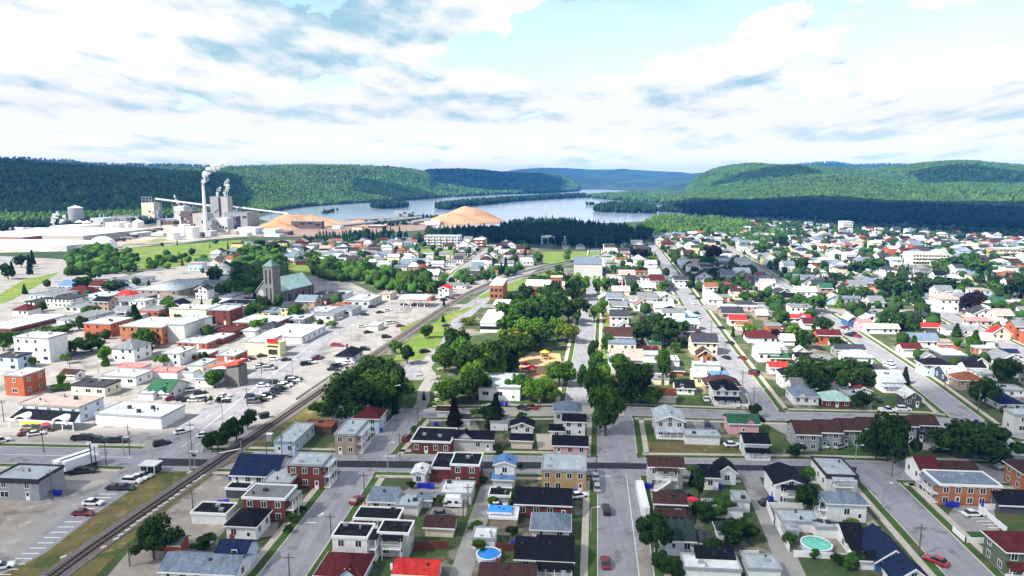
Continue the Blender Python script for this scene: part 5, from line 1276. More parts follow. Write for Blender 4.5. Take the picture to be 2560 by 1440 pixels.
for x, y, k in [(592,903,'g'),(610,905,'w'),(625,900,'k'),(655,892,'k'),(683,900,'w'),(716,902,'k'),(655,916,'k'),(650,920,'w'),(672,925,'s'),(678,922,'g'),(765,913,'k'),(778,908,'w'),(790,900,'r'),(797,896,'k'),(832,926,'k'),(840,919,'n'),(850,914,'w'),(872,910,'w'),(560,994,'w'),(556,1001,'w'),(558,1006,'k'),
    (838,865,'R'),(848,866,'R'),(920,833,'k'),(966,845,'k'),(1000,817,'r'),(975,810,'w'),(985,808,'s'),(950,783,'k'),(912,789,'k'),(970,778,'w'),(930,770,'k'),(912,876,'k'),(1010,763,'k'),(1040,764,'g'),(1120,745,'k'),(1130,748,'r'),(1110,752,'k'),(905,818,'w'),
    (455,1000,'k'),(470,1003,'k'),(487,1004,'w'),(510,1002,'s'),(430,1000,'r'),(500,985,'k'),(480,978,'w')]:
    car(x, y, 'c' if (x % 3) else 's', k, 60+(x % 5)*12)
for x, y, k in [(1735,760,'w'),(1728,737,'g'),(1745,795,'w'),(1740,785,'k'),(1802,822,'k'),(1825,860,'k'),(1745,748,'k'),(2115,830,'w'),(2122,840,'k'),(2142,843,'R'),(2112,822,'r'),(2132,836,'k'),(1985,742,'k'),(1975,738,'w'),(1945,720,'k'),(2210,765,'k'),(1892,694,'k'),(1905,702,'w'),(2420,690,'w'),(1755,730,'k')]:
    car(x, y, 'c', k, -30+(x % 4)*3)
strip('road_marking', resample([G(455,1118), G(600,999), G(775,864), G(850,808)], 4), -.08, .08, M['paint'], .07)
for dd in (-3.7, 3.7):
    pp = resample([G(455,1118), G(600,999), G(775,864), G(850,808)], 3)
    for i in range(0, len(pp)-2, 4): strip('road_marking', pp[i:i+2], dd-.07, dd+.07, M['paint'], .07)
# trailers by the workshop
for x, lb in ((168,'left one of two white box trailers parked behind the grey workshop'), (186,'right one of two white box trailers parked behind the grey workshop')):
    P_ = G(x, 1184); e = empty('box_trailer', (P_.x, P_.y+3, 0), R(60)); MB().box(-4.5,4.5,-1.25,1.25,1.1,3.7).obj('cargo_box', M['white'], e); MB().box(-3.8,3.8,-1,1,.8,1.1).obj('chassis', M['dtrim'], e)
    for a in (-3.2, -2.2, 3): MB().cyl(0,0,-.15,.15,.5,n=12).obj('wheel', M['tyre'], e, loc=(a, -1.1, .5)).rotation_euler = (R(90),0,0)
    tag(e, lb, 'trailer', 'box trailers')
car(200, 1184, 'p', 'k', 70); car(222, 1182, 'c', 'k', 80)
P_ = G(1132, 1272); e = empty('camper_trailer', (P_.x, P_.y+1.2, 0), ROT); b = MB(); b.hexa([(-2.1,-1.15,.5),(2.1,-1.15,.5),(2.1,1.15,.5),(-2.1,1.15,.5)],[(-2.35,-1.15,1.5),(2.35,-1.15,1.5),(2.35,1.15,1.5),(-2.35,1.15,1.5)]); b.hexa([(-2.35,-1.15,1.5),(2.35,-1.15,1.5),(2.35,1.15,1.5),(-2.35,1.15,1.5)],[(-1.7,-1.05,2.6),(1.7,-1.05,2.6),(1.7,1.05,2.6),(-1.7,1.05,2.6)]); b.obj('shell', M['white'], e); MB().box(-1.2,-.2,-1.2,-1.1,1.3,1.9).obj('window', M['glass'], e); MB().box(.5,1.3,-1.2,-1.1,1.3,1.9).obj('window', M['glass'], e); MB().box(-.4,.4,-.4,.4,2.6,2.8).obj('roof_hatch', M['white'], e)
for y in (-1.0, 1.0): MB().cyl(0,0,-.1,.1,.36,n=12).obj('wheel', M['tyre'], e, loc=(0, y, .36)).rotation_euler = (R(90),0,0)
tag(e, 'white camper trailer parked in the yard behind the broad garage', 'camper'); mark('the white camper', 1132, 1260)
# railway wagons at the mill
for k in range(7):
    P_ = G(300+k*16, 604-k*4.5); e = empty('railway_wagon', (P_.x, P_.y, 0), R(58)); MB().box(-7,7,-1.4,1.4,1.1,3.9).obj('wagon_body', M['metal'] if k % 2 else wallm('br'), e); MB().box(-6,-4,-1,1,.2,1.1).box(4,6,-1,1,.2,1.1).obj('bogies', M['dtrim'], e); reg(e, ('silver' if k % 2 else 'brown')+' railway wagon in the mill siding', 'wagon', 'railway wagons at the mill')
# ================================================================= street furniture
def pole(px, py, top, kind='u', label=None):
    P_ = G(px, py); h = max(5, min(14, HH-P_.y*slope(top))); e = empty('utility_pole' if kind == 'u' else 'street_lamp', P_)
    MB().cyl(0, 0, 0, h, .15, .1, n=7).obj('pole', M['pole'] if kind == 'u' else M['metal'], e)
    if kind == 'u':
        MB().box(-1.1,1.1,-.06,.06,h-.9,h-.75).obj('crossarm', M['pole'], e)
        if int(px) % 2: MB().cyl(.35, 0, h-3, h-2.1, .22, n=8).obj('transformer', M['metal'], e)
    else: MB().bar((0,0,h), (1.5,0,h+.3), .05).obj('arm', M['metal'], e); MB().box(1.2,1.9,-.15,.15,h+.2,h+.36).obj('lamp_head', M['trim'], e)
    reg(e, 'tall wooden utility pole' if kind == 'u' else 'grey street lamp', 'pole' if kind == 'u' else 'street lamp', 'poles along the streets', (px, py-8))
for a in [(110,1131,1068,'u'),(267,1172,1108,'u'),(325,1136,1060,'u'),(310,1138,1100,'l'),(480,1138,1055,'u'),(476,1175,1070,'l'),(132,1251,1175,'u'),(483,1280,1226,'u'),(325,1416,1375,'u'),(912,1262,1180,'u'),(828,1345,1283,'u'),(724,1445,1400,'u'),(970,1182,1108,'l'),(1000,1146,1082,'u'),
    (1045,1078,1016,'u'),(1158,1302,1255,'u'),(1170,1262,1210,'u'),(1490,1190,1080,'u'),(1477,1330,1270,'l'),(2138,1160,1118,'l'),(2229,1190,1160,'u'),(2206,1270,1210,'l'),(2297,1390,1310,'u'),(2326,1145,1096,'u'),(2440,1145,1080,'l'),(2445,1030,968,'u'),(2362,972,925,'u'),(1834,930,890,'l'),(1856,965,925,'u'),(1884,1005,965,'u'),(1895,1010,985,'l'),(1812,895,850,'u'),
    (2259,1024,985,'u'),(1262,1120,1070,'u'),(618,1015,968,'u'),(557,1058,998,'l'),(682,980,930,'l'),(654,935,880,'u'),(732,945,900,'l'),(988,1035,965,'l'),(1001,995,950,'l'),(1390,1015,955,'u'),(1345,1020,985,'u'),(1352,1020,985,'u'),(10,1055,1000,'u'),(175,920,890,'u'),(247,935,905,'l'),(715,870,830,'l'),(878,850,815,'l'),(848,830,795,'l'),(993,810,775,'l'),(1050,783,740,'l'),(1127,775,735,'l'),(1189,775,745,'l'),
    (1778,838,800,'u'),(1794,860,830,'u'),(2278,775,740,'u'),(2445,840,800,'u'),(2133,820,790,'u'),(1490,640,600,'u'),(1520,655,610,'l'),(1583,640,600,'u'),(1415,630,600,'u'),(1550,1010,950,'l'),(2028,1010,985,'l'),(705,1140,1070,'u'),(668,1160,1100,'u')]:
    pole(*a)
# shop signs on masts at the crossing
P_ = G(236, 1172); e = empty('sign_mast', P_); MB().cyl(-.55,0,0,7.2,.14,n=8).cyl(.55,0,0,6.4,.14,n=8).obj('mast', M['dtrim'], e)
for i, z in enumerate((6.4, 5.3, 4.2)): MB().box(-.3,1.5,-.1,.1,z-.5,z+.35).obj('sign_panel', M['white'] if i != 1 else wallm('lb'), e)
MB().box(-1.4,-.2,-.1,.1,6.6,7.4).obj('sign_panel', M['white'], e); tag(e, 'two mast sign with white and pale blue panels by the crossing', 'sign'); mark('the sign mast', 236, 1150)
P_ = G(540, 1120); 
P_ = G(487, 1170); e = empty('level_crossing_signal', P_); MB().cyl(0,0,0,7,.12,n=8).obj('post', M['metal'], e); MB().box(-1.2,1.2,-.08,.08,4.4,4.7).obj('crossbuck', M['white'], e); MB().box(-.5,.5,-.12,.12,3.2,3.8).obj('signal_lights', M['dtrim'], e); tag(e, 'grey level crossing signal post beside the tracks', 'signal')
P_ = G(603, 1132); e = empty('level_crossing_signal', P_); MB().cyl(0,0,0,6,.12,n=8).obj('post', M['metal'], e); MB().bar((0,0,1.2),(-5,-2.4,.9),.1).obj('barrier', M['white'], e); MB().box(-.5,.5,-.12,.12,3.6,4.2).obj('signal_lights', M['dtrim'], e); tag(e, 'level crossing post with lowered white barrier before the rails', 'signal')
P_ = G(675, 1105); e = empty('relay_cabinet', (P_.x, P_.y, 0), ROT); MB().box(-.8,.8,-.5,.5,.2,2.4).obj('cabinet', M['metal'], e); MB().box(-.9,.9,-.6,.6,2.4,2.6).obj('cabinet_roof', M['white'], e); tag(e, 'small grey relay cabinet on the grass beside the rails', 'cabinet')
P_ = G(660, 1045); e = empty('dumpster', (P_.x, P_.y, 0), R(40)); MB().hexa([(-1.3,-.7,.1),(1.3,-.7,.1),(1.3,.7,.1),(-1.3,.7,.1)],[(-1.6,-1,1.4),(1.6,-1,1.4),(1.6,1,1.6),(-1.6,1,1.6)]).obj('bin_body', mat('dark_green_metal', (.02,.04,.035), .6), e); MB().box(-1.6,1.6,-1,1,1.6,1.7).obj('lid', M['dtrim'], e); tag(e, 'dark dumpster at the end of the car park by the rails', 'dumpster')
# white concrete blocks along the tracks
for i, (x, y) in enumerate([(260,1371),(160,1395),(291,1350),(303,1340),(320,1328),(335,1316),(349,1305),(362,1297),(375,1288),(389,1278),(402,1268),(415,1260),(430,1249),(444,1239),(457,1228),(472,1217),(488,1206),(500,1199),(508,1192)]):
    P_ = G(x, y); MB_ = MB().hexa([(-.6,-.28,0),(.6,-.28,0),(.6,.28,0),(-.6,.28,0)],[(-.52,-.22,.42),(.52,-.22,.42),(.52,.22,.42),(-.52,.22,.42)]); o = MB_.obj('concrete_block', mat('yellowed_block', (.62,.60,.48), .9, .1), None, loc=P_, rz=R(52)); reg(o, 'pale concrete block beside the rails', 'block', 'concrete blocks beside the rails', (x, y))
# bollard row between the upper car park and the rails
_o = 'first second third fourth fifth sixth seventh eighth ninth tenth eleventh twelfth thirteenth fourteenth fifteenth sixteenth seventeenth eighteenth nineteenth'.split()
NTH = _o+['twentieth']+['twenty '+q for q in _o[:9]]+['thirtieth']+['thirty '+q for q in _o[:9]]
for i in range(34):
    t = i/33; x, y = 742+(870-742)*t, 1000+(912-1000)*t; P_ = G(x, y); o = MB().cyl(0,0,0,.8,.22,n=7).obj('bollard', M['dtrim'], None, loc=P_); reg(o, 'short dark post between car park and rails', 'bollard', 'posts between car park and rails', (x, y)) if 0 else tag(o, 'short dark post, ' + NTH[i] + ' from the near end beside the rails', 'bollard', 'posts between car park and rails')
# fences
def fence(pts, h, m, label, cat='fence', t=.08, name='fence'):
    P = [G(*p) for p in pts]; o0 = P[0]; e = empty(name, o0); b = MB(); q = MB()
    for a, c_ in zip(P, P[1:]):
        d = (c_-a); L_ = d.length; d.normalize(); n = Vector((d.y, -d.x, 0))*t
        A, B_ = a-o0, c_-o0; b.hexa([A+n, A-n, B_-n, B_+n], [p+Vector((0,0,h)) for p in (A+n, A-n, B_-n, B_+n)])
        k = max(1, int(L_/2.4))
        for i in range(k+1): s = A.lerp(B_, i/k); q.box(s.x-.09, s.x+.09, s.y-.09, s.y+.09, 0, h+.12)
    b.obj('panel', m, e); q.obj('posts', m, e); tag(e, label, cat); return e
fence([(1917,1268),(1935,1316),(1978,1315)], 1.5, M['white'], 'white vinyl fence bending round the yard beside the alley'); fence([(1943,1322),(1972,1380)], 1.5, M['white'], 'white fence along the alley by the green pool'); fence([(1985,1392),(2035,1394)], 1.4, M['white'], 'short white fence in front of the green pool')
fence([(1917,1270),(2013,1272)], 1.4, M['white'], 'white fence crossing behind the long white garage'); fence([(2382,1330),(2413,1358),(2480,1358)], 1.2, M['white'], 'white fence cornering the lawn beside the right sidewalk'); fence([(2447,1275),(2515,1332)], 1.3, M['white'], 'long white fence right of the parking lot')
fence([(2460,1275),(2520,1275),(2520,1262)], 1.5, M['white'], 'low white fence behind the orange brick apartments'); fence([(1818,1014),(1875,1018),(1865,990)], 1.0, M['white'], 'low white picket fence around the white Victorian house'); fence([(1636,1385),(1700,1390)], 1.2, M['white'], 'white picket fence below the dark roofed corner')
fence([(1598,1220),(1614,1290)], 2.0, M['white'], 'tall white wall panel beside the centre street sidewalk', t=.9, name='wall_panel', cat='wall'); fence([(1035,1375),(1120,1372)], 1.8, wallm('b'), 'brown board fence across the yard behind the red roof'); fence([(1075,1205),(1128,1205)], 1.9, wallm('b'), 'brown terrace fence behind the small white house')
fence([(695,1308),(745,1306)], .9, M['wood'], 'wooden rail fence beside the brick duplex'); fence([(2040,1395),(2130,1400),(2128,1378)], 1.3, M['white'], 'white board fence right of the green pool'); fence([(1240,1378),(1290,1376)], 1.6, wallm('b'), 'brown fence between the white garage and black roof'); fence([(1850,1388),(1895,1388)], 1, M['white'], 'white edging around the shrub bed by the alley')
fence([(505,1130),(530,1120)], 1.0, M['white'], 'short white fence near the level crossing'); fence([(1598,1310),(1615,1312)], 1, M['white'], 'short white gate piece by the brown house')
# pools
def pool(px, py, rpx, h, m, label, mk):
    P_ = G(px, py); r = rpx/ppm(py); e = empty('round_pool', P_); b = MB(); b.cyl(0,0,0,h,r+.05,n=40,cap=False); b.obj('pool_wall', wallm('lb'), e); c = MB(); n = 40
    for i in range(n):
        a, d = 6.283*i/n, 6.283*(i+1)/n; f = lambda q, s, z: (s*math.cos(q), s*math.sin(q), z); c.hexa([f(a,r-.12,h-.05),f(d,r-.12,h-.05),f(d,r+.15,h-.05),f(a,r+.15,h-.05)][::-1],[f(a,r-.12,h+.05),f(d,r-.12,h+.05),f(d,r+.15,h+.05),f(a,r+.15,h+.05)][::-1])
    c.obj('rim', M['trim'], e); MB().cyl(0,0,h-.5,h-.15,r-.05,n=40).obj('water', m, e); MB().box(r-.1,r+.1,-.3,.3,0,h+.9).obj('ladder', M['metal'], e)
    tag(e, label, 'pool'); mark(mk, px, py); occupy(P_.x, P_.y, r)
pool(1222, 1397, 30, 1.2, M['poolb'], 'round above ground pool filled with bright blue water', 'the round blue pool'); pool(2040, 1372, 36, 1.2, M['poolg'], 'round above ground pool with milky green water', 'the round green pool')
o = None
P_ = G(1250, 1322); z = HH-P_.y*slope(1297)+.5; e = empty('pool_cover', (P_.x, P_.y+3, z), ROT); MB().box(-2.6,2.6,-1.8,1.8,.02,.3).obj('cover', mat('blue_tarp', (.05,.3,.8), .5, .15, 2), e); MB().box(-2.7,2.7,-1.95,-1.85,.0,.4).obj('edge', M['trim'], e); tag(e, 'rectangular bright blue pool cover on the tan garage roof', 'pool cover')
P_ = G(1650, 815)
def bin_(px, py, label, w=1.0):
    P_ = G(px, py); e = empty('recycling_bin', (P_.x, P_.y, 0), ROT); MB().hexa([(-.3*w,-.3,0),(.3*w,-.3,0),(.3*w,.3,0),(-.3*w,.3,0)],[(-.42*w,-.4,1.1),(.42*w,-.4,1.1),(.42*w,.4,1.1),(-.42*w,.4,1.1)]).obj('bin_body', M['blue'], e); MB().box(-.45*w,.45*w,-.42,.44,1.1,1.2).obj('lid', M['blue'], e)
    reg(e, 'blue recycling bin', 'bin', 'blue recycling bins', (px, py-3)) if label is None else tag(e, label, 'bin', 'blue recycling bins')
for (x, y, w) in ((550,1263,1.3),(566,1262,1.3),(1617,1220,2.2),(1625,1222,1.6),(1796,1222,1.6),(1928,1253,2.2),(2128,1402,1.4),(2302,1215,1.6),(2372,1268,1.8),(2388,1268,1.8),(142,1238,3.2),(1052,1220,2.0),(1068,1221,2.0),(1078,1222,2.0),(1257,1218,1.6),(1437,1236,1.6),(1284,1365,1.6),(745,1086,1.6),(750,1084,1.4),(948,1080,2),(1090,1065,1.6),(2460,1268,1),(2440,1058,1),(1255,1015,1.4),(1266,1015,1.4),(580,1200,1.6)): bin_(x, y, None, w)
# playground
def play(px, py, m, label, k=0):
    P_ = G(px, py); e = empty('play_structure', P_); 
    for x in (-1.5, 1.5):
        for y in (-1.2, 1.2): MB().cyl(x,y,0,3.2,.09,n=6).obj('post', m, e)
    MB().box(-1.6,1.6,-1.3,1.3,1.3,1.45).obj('platform', M['wood'], e); MB().cyl(0,0,3.1,4.1,2.2,.1,n=4).obj('canopy', m, e); b = MB(); b.hexa([(1.6,-.4,1.2),(4.2,-.4,.1),(4.2,.4,.1),(1.6,.4,1.2)],[(1.6,-.4,1.4),(4.2,-.4,.3),(4.2,.4,.3),(1.6,.4,1.4)]); b.obj('slide', M['yellow'], e); tag(e, label, 'play structure')
play(1315, 930, M['red'], 'red play structure with slide on the near side of the sand'); play(1362, 898, M['yellow'], 'yellow play structure with blue parts on the far side of the sand'); play(1330, 938, M['red'], 'small red play piece at the right of the near structure')
for i,(x,y) in enumerate(((1045,940),(1094,945),(1088,958),(1094,985),(1096,1002),(1100,925))):
    P_ = G(x, y); e = empty('picnic_table', P_, R(20)); MB().box(-1.2,1.2,-.5,.5,.7,.78).obj('table_top', M['conc'], e); MB().box(-1.2,1.2,-1,-.7,.42,.48).box(-1.2,1.2,.7,1,.42,.48).obj('benches', M['conc'], e); MB().box(-.8,-.6,-.8,.8,0,.7).box(.6,.8,-.8,.8,0,.7).obj('legs', M['conc'], e); reg(e, 'pale picnic table on the park lawn', 'table', 'park tables')
# roof cabins over the pink house etc.: gazebo
P_ = G(350, 880); e = empty('gazebo', P_); MB().cyl(0,0,2.4,3.8,2.8,.1,n=8).obj('gazebo_roof', roofm('bg'), e); [MB().cyl(2.2*math.cos(a*.785),2.2*math.sin(a*.785),0,2.4,.09,n=6).obj('post', M['trim'], e) for a in range(8)]; tag(e, 'small garden gazebo with a blue grey pointed roof on the lawn', 'gazebo')
# ================================================================= trees
def crown_mesh(seed, n, kind):
    g = np.random.default_rng(seed); C_ = []
    if kind == 'd':
        lobes = [(g.normal(0, .27, 2), g.uniform(.34, .84), g.uniform(.13, .30)) for _ in range(19)]
        P = []; 
        for i in range(n):
            (c, z, r) = lobes[g.integers(len(lobes))]; d = g.normal(size=3); d /= np.linalg.norm(d); rr = r*(.45+.62*g.random()**.6)
            P.append(((c[0]*1.0+d[0]*rr), (c[1]+d[1]*rr), z+d[2]*rr*.72, d))
        size = .040 if n > 3000 else .062 if n > 1000 else .10
    else:
        P = []
        for i in range(n):
            z = g.random()**1.25; r = (1-z)*.30*(.65+.35*abs(math.sin(z*34)))*(.75+.3*g.random())+.01; a = g.uniform(0, 6.283); P.append((r*math.cos(a), r*math.sin(a), .08+z*.92, np.array((math.cos(a), math.sin(a), -.1))))
        size = .06 if n > 900 else .085
    V = np.zeros((len(P), 4, 3)); 
    for i, (x, y, z, d) in enumerate(P):
        nrm = d+g.normal(0, .45, 3); nrm[2] += .35; nrm /= np.linalg.norm(nrm); a = np.cross(nrm, g.normal(size=3)); a /= np.linalg.norm(a); b = np.cross(nrm, a); s = size*g.uniform(.6, 1.3)
        c = np.array((x, y, z)); V[i] = (c-a*s-b*s*.7, c+a*s-b*s*.5, c+a*s*.8+b*s*.8, c-a*s*.7+b*s*.6)
    me = bpy.data.meshes.new('crown'); me.from_pydata(V.reshape(-1, 3).tolist(), [], [(4*i, 4*i+1, 4*i+2, 4*i+3) for i in range(len(P))]); return me
CR = {}
def get_crown(kind, lod, i, mk):
    key = (kind, lod, i, mk)
    if key not in CR:
        me = crown_mesh(hash((kind, lod, i)) % 9999 if 0 else (i*31+lod*7+(3 if kind == 'c' else 0)), {0: 420, 1: 1500, 2: 5200}[lod] if kind == 'd' else {0: 300, 1: 900, 2: 2200}[lod], kind); me.materials.append(LEAF[mk]); CR[key] = me
    return CR[key]
TR = {}
def trunk(kind):
    if kind not in TR:
        b = MB(); b.cyl(0,0,0,.5,.032,.02,n=8)
        if kind == 'd':
            b.cyl(0,0,.5,.8,.02,.006,n=6)
            for k in range(5): a = k*1.256; b.bar((0,0,.3+.05*k), (.24*math.cos(a), .24*math.sin(a), .55+.06*k), .009)
        else: b.cyl(0,0,.5,.97,.02,.004,n=6)
        TR[kind] = b.mesh('trunk', M['bark'])
    return TR[kind]
NT = [0]
WORD = {'d': 'dark green', 'm': 'green', 'l': 'bright green', 'c': 'dark', 'r': 'dark purple', 'y': 'yellowish'}
def tree(px, yb, yt, wpx, kind='d', mk='d', label=None, P=None, h=None, w=None, rnd=None, minlod=None):
    rr = rnd or random.Random(int(px*13+yb*7)); NT[0] += 1
    if P is None:
        P = G(px, yb); h = HH-P.y*slope(yt); w = wpx/ppm(yb)
        # crown sits over its foot: the drawn width is the crown width
    if h > 16 and P.y > 120 and yt > 0 and yb > 600:
        h = 15.5 if kind == 'd' else 15; Y = (HH-h)/slope(yt); P = Vector((P.x*Y/P.y, Y, 0)); yb = project(P)[1]
    h = max(2, h); lod = 2 if yb > 900 else 1 if yb > 740 else 0
    e = empty('deciduous_tree' if kind == 'd' else 'conifer_tree', P, rr.uniform(0, 6.28))
    if h < 3.4 and kind == 'd': e.name = 'shrub'
    sx = w/(1.12 if kind == 'd' else .60)
    link('trunk', trunk(kind), e, scale=(h, h, h)); link('crown', get_crown(kind, lod, rr.randrange(4), mk), e, scale=(sx, sx, h/1.02))
    nm = 'shrub' if h < 3.4 and kind == 'd' else ('tree' if kind == 'd' else 'conifer')
    sz = 'tall ' if h > 12 else 'small ' if h < 6 and nm != 'shrub' else ''
    if label: tag(e, label, nm)
    else: reg(e, f"{sz}{WORD[mk]} {'leafy ' if nm == 'tree' else ''}{nm}", nm, 'trees and shrubs in town', (px, (yb+project((P.x, P.y, h))[1])/2))
    e['_s'] = h*w/P.y**2; return e
TREES = """
385 1398 1302 88 d d|big dark leafy tree leaning over the small red shed
515 1375 1337 45 d d
545 1128 1072 52 d d
566 1112 1055 34 d d
592 1105 1037 36 d d
620 1072 1022 38 d d
530 1130 1085 34 d d
868 1036 925 105 d d|tall dark tree in the cluster between the rails and the path
935 1036 890 112 d d
982 1005 905 62 d d
838 1042 985 84 d d
905 1045 950 100 d d
960 1028 930 90 d m
800 1040 1005 34 d d
988 1036 968 18 c c
1018 910 858 36 d d
990 886 850 26 d m
1065 846 808 32 d m
955 965 890 66 d d
1112 932 858 60 d m
1140 884 815 50 d d
1165 950 862 84 d d
1130 1012 940 92 d m
1185 1000 915 80 d d
1222 960 850 96 d d
1272 958 840 104 d d
1330 905 745 116 d d
1300 858 745 88 d m
1380 905 705 96 d d
1432 925 690 78 d d
1420 850 735 80 d d
1352 832 738 84 d m
1452 742 680 48 d l
1398 965 902 68 d m
1292 990 932 58 d m
1322 1002 948 52 d l
1366 1002 946 58 d l
1240 1068 985 44 c c
1228 1066 1010 50 d d
1136 1064 1000 40 c r
1060 1000 980 10 c c
1175 812 790 40 d y
1130 840 820 30 d m
1512 1122 962 92 d m|very large leafy tree over the sidewalk above the centre street
1500 1002 918 62 d l
1494 955 880 42 d m
1478 1012 900 46 d m
1516 882 830 30 d m
1487 802 756 24 d l
1505 792 742 26 d l
1494 738 692 26 d l
1516 734 690 26 d m
1482 905 850 24 d d
1578 1012 908 84 d d
1622 1012 965 52 d m
1600 985 925 50 d d
1656 962 865 28 d m
1542 905 870 24 d m
1662 862 790 74 d d
1602 858 800 58 d d
1636 850 785 60 d d
1640 1392 1280 76 d d|round dark tree right of the centre street sidewalk
1886 1042 1006 28 d d
1893 1072 1034 22 d d
1800 1292 1243 60 d m
1746 1246 1166 28 d d
1730 1215 1175 20 c c
1832 1362 1302 62 d d
1872 1352 1310 48 d d
1785 1400 1345 50 d d
1815 1400 1340 30 c c
1652 1428 1386 50 d d
1680 1440 1400 40 d d
1765 1300 1262 60 d d
2022 1282 1202 62 d d
2236 1158 1032 94 d d|very large dark tree in front of the brown townhouses
2190 1150 1075 50 d d
2462 1150 1052 150 d d|wide spreading green tree below the far right crossing
2400 1148 1075 80 d m
2168 1132 1085 42 d m
1990 1142 1110 36 d d
2146 1018 975 46 d d
2052 984 892 104 d d
2105 965 900 84 d d
2000 965 905 50 d d
2016 872 826 46 d d
2022 782 733 66 d m|round spreading tree beside the pale diagonal street
2185 965 925 50 d d
2262 960 918 24 c c
2460 1022 942 56 d d
2515 962 895 62 d d
2525 1062 1018 40 d d
2140 940 905 60 d d
2085 950 900 70 d d
2426 782 724 58 d r
2146 692 650 54 d d
2182 682 642 44 d m
2242 742 685 76 d d
2310 737 690 70 d d
2365 737 690 60 d d
2116 757 710 38 d m
2162 752 712 34 d m
2246 826 780 62 d d
2281 836 796 34 d d
2300 852 826 32 d m
2290 757 712 42 c d
2482 742 700 52 d m
2542 747 690 62 d d
2520 812 782 40 d d
2500 782 750 34 d m
2450 692 650 60 d m
2380 672 640 50 d d
2420 668 630 46 d m
1950 640 585 46 d d
1905 642 602 32 d m
2006 687 640 34 d d
1780 662 612 50 d r
1595 657 618 42 d r
1846 722 685 32 d m
1796 712 692 36 d m
1790 695 668 60 d d
1942 772 735 46 d m
1970 758 738 28 d d
2085 725 685 18 c c
2062 726 692 18 c c
1935 848 822 30 d r
1832 842 818 10 c d
1860 842 820 10 c d
1500 665 640 16 d l
1395 690 660 24 d m
1418 655 620 20 d l
1345 660 632 20 d m
1660 728 700 30 d m
1570 690 662 40 d m
1600 690 665 40 d d
264 915 876 20 c m|slender young tree alone in the pale square
190 885 848 56 d d
230 880 845 50 d d
10 878 825 56 d m
60 845 825 60 d m
200 825 790 40 d d
130 835 815 60 d m
370 870 845 36 d d
650 828 795 42 d l
288 735 700 44 d d
210 722 692 50 d d
240 700 675 30 d m
62 735 712 14 c d
540 765 742 24 d m
800 815 795 16 d m
830 820 800 24 d l
785 835 818 20 d m
150 976 960 40 d m
1110 765 745 8 c d
1108 805 790 12 c d
"""
for ln in TREES.strip().split('\n'):
    q = ln.split('|'); a = q[0].split(); tree(*map(float, a[:4]), a[4], a[5], q[1] if len(q) > 1 else None)
for (x, y, k) in ((705,975,'c'),(652,1000,'c'),(545,1003,'c'),(515,1005,'c'),(527,1000,'c')):
    tree(x, y+6, y-12, 8, 'd', 'm')
def cluster(poly, n, h0, h1, kinds, seed, wr=.7):
    P = scatter(poly, 1, seed, limit=99999) if 0 else None
    pg = ring(poly); g = random.Random(seed); xs = [p[0] for p in pg]; ys = [p[1] for p in pg]; c = 0; t_ = 0
    while c < n and t_ < n*60:
        t_ += 1; x, y = g.uniform(min(xs), max(xs)), g.uniform(min(ys), max(ys))
        if not inside(x, y, pg) or any((x-fx)**2+(y-fy)**2 < (fr*.8)**2 for fx, fy, fr in FOOT): continue
        px, py = project((x, y, 0)); k, m_ = g.choice(kinds); h = g.uniform(h0, h1); tree(px, py, 0, 0, k, m_, P=Vector((x, y, 0)), h=h, w=h*wr*g.uniform(.8, 1.2) if k == 'd' else h*.4, rnd=g); c += 1
Dk = [('d','d'),('d','m'),('d','d')]; Lt = [('d','m'),('d','l'),('d','m'),('d','d')]
cluster([(165,690),(330,680),(320,640),(250,622),(170,640)], 16, 7, 11, Lt, 21)
cluster([(330,680),(440,672),(560,640),(590,602),(420,612),(320,632)], 17, 6, 10, Lt, 22)
cluster([(590,700),(720,690),(725,640),(640,625),(590,650)], 13, 9, 14, Dk, 23)
cluster([(0,700),(85,700),(90,660),(0,662)], 6, 9, 14, [('c','c'),('d','d')], 24)
cluster([(500,745),(640,748),(650,715),(560,705),(500,715)], 10, 8, 13, Dk, 25)
cluster([(760,690),(1000,740),(1110,735),(1050,700),(900,680),(780,655)], 26, 7, 12, Lt, 26)
cluster([(1040,740),(1250,700),(1330,672),(1240,668),(1120,690)], 16, 5, 9, Lt, 27, .8)
cluster([(1240,690),(1350,680),(1340,650),(1250,650)], 5, 8, 13, [('c','c'),('d','d')], 28)
cluster([(1100,985),(1120,880),(1200,850),(1290,770),(1350,722),(1450,715),(1462,925),(1410,955),(1405,885),(1300,880),(1290,1000),(1190,1010)], 30, 9, 14, [('d','d'),('d','m'),('d','l'),('d','l'),('d','y')], 30, .8)
for pg_, n_ in (([(520,1190),(1440,1170),(1440,1430),(560,1430)], 16), ([(1630,1170),(2130,1180),(2330,1430),(1650,1430)], 16), ([(1030,1040),(1460,1045),(1460,1150),(1030,1150)], 7)): cluster(pg_, n_, 1.4, 3.0, [('d','m'),('d','d'),('d','l')], 50+n_, 1.1)
cluster([(100,960),(520,1000),(600,880),(820,800),(640,780),(200,760),(60,860)], 22, 4, 8, Lt, 61, .85)
cluster([(600,800),(640,760),(760,790),(720,812)], 5, 8, 11, Dk, 62)
cluster([(640,745),(700,768),(690,780),(640,770)], 3, 8, 10, Dk, 29)
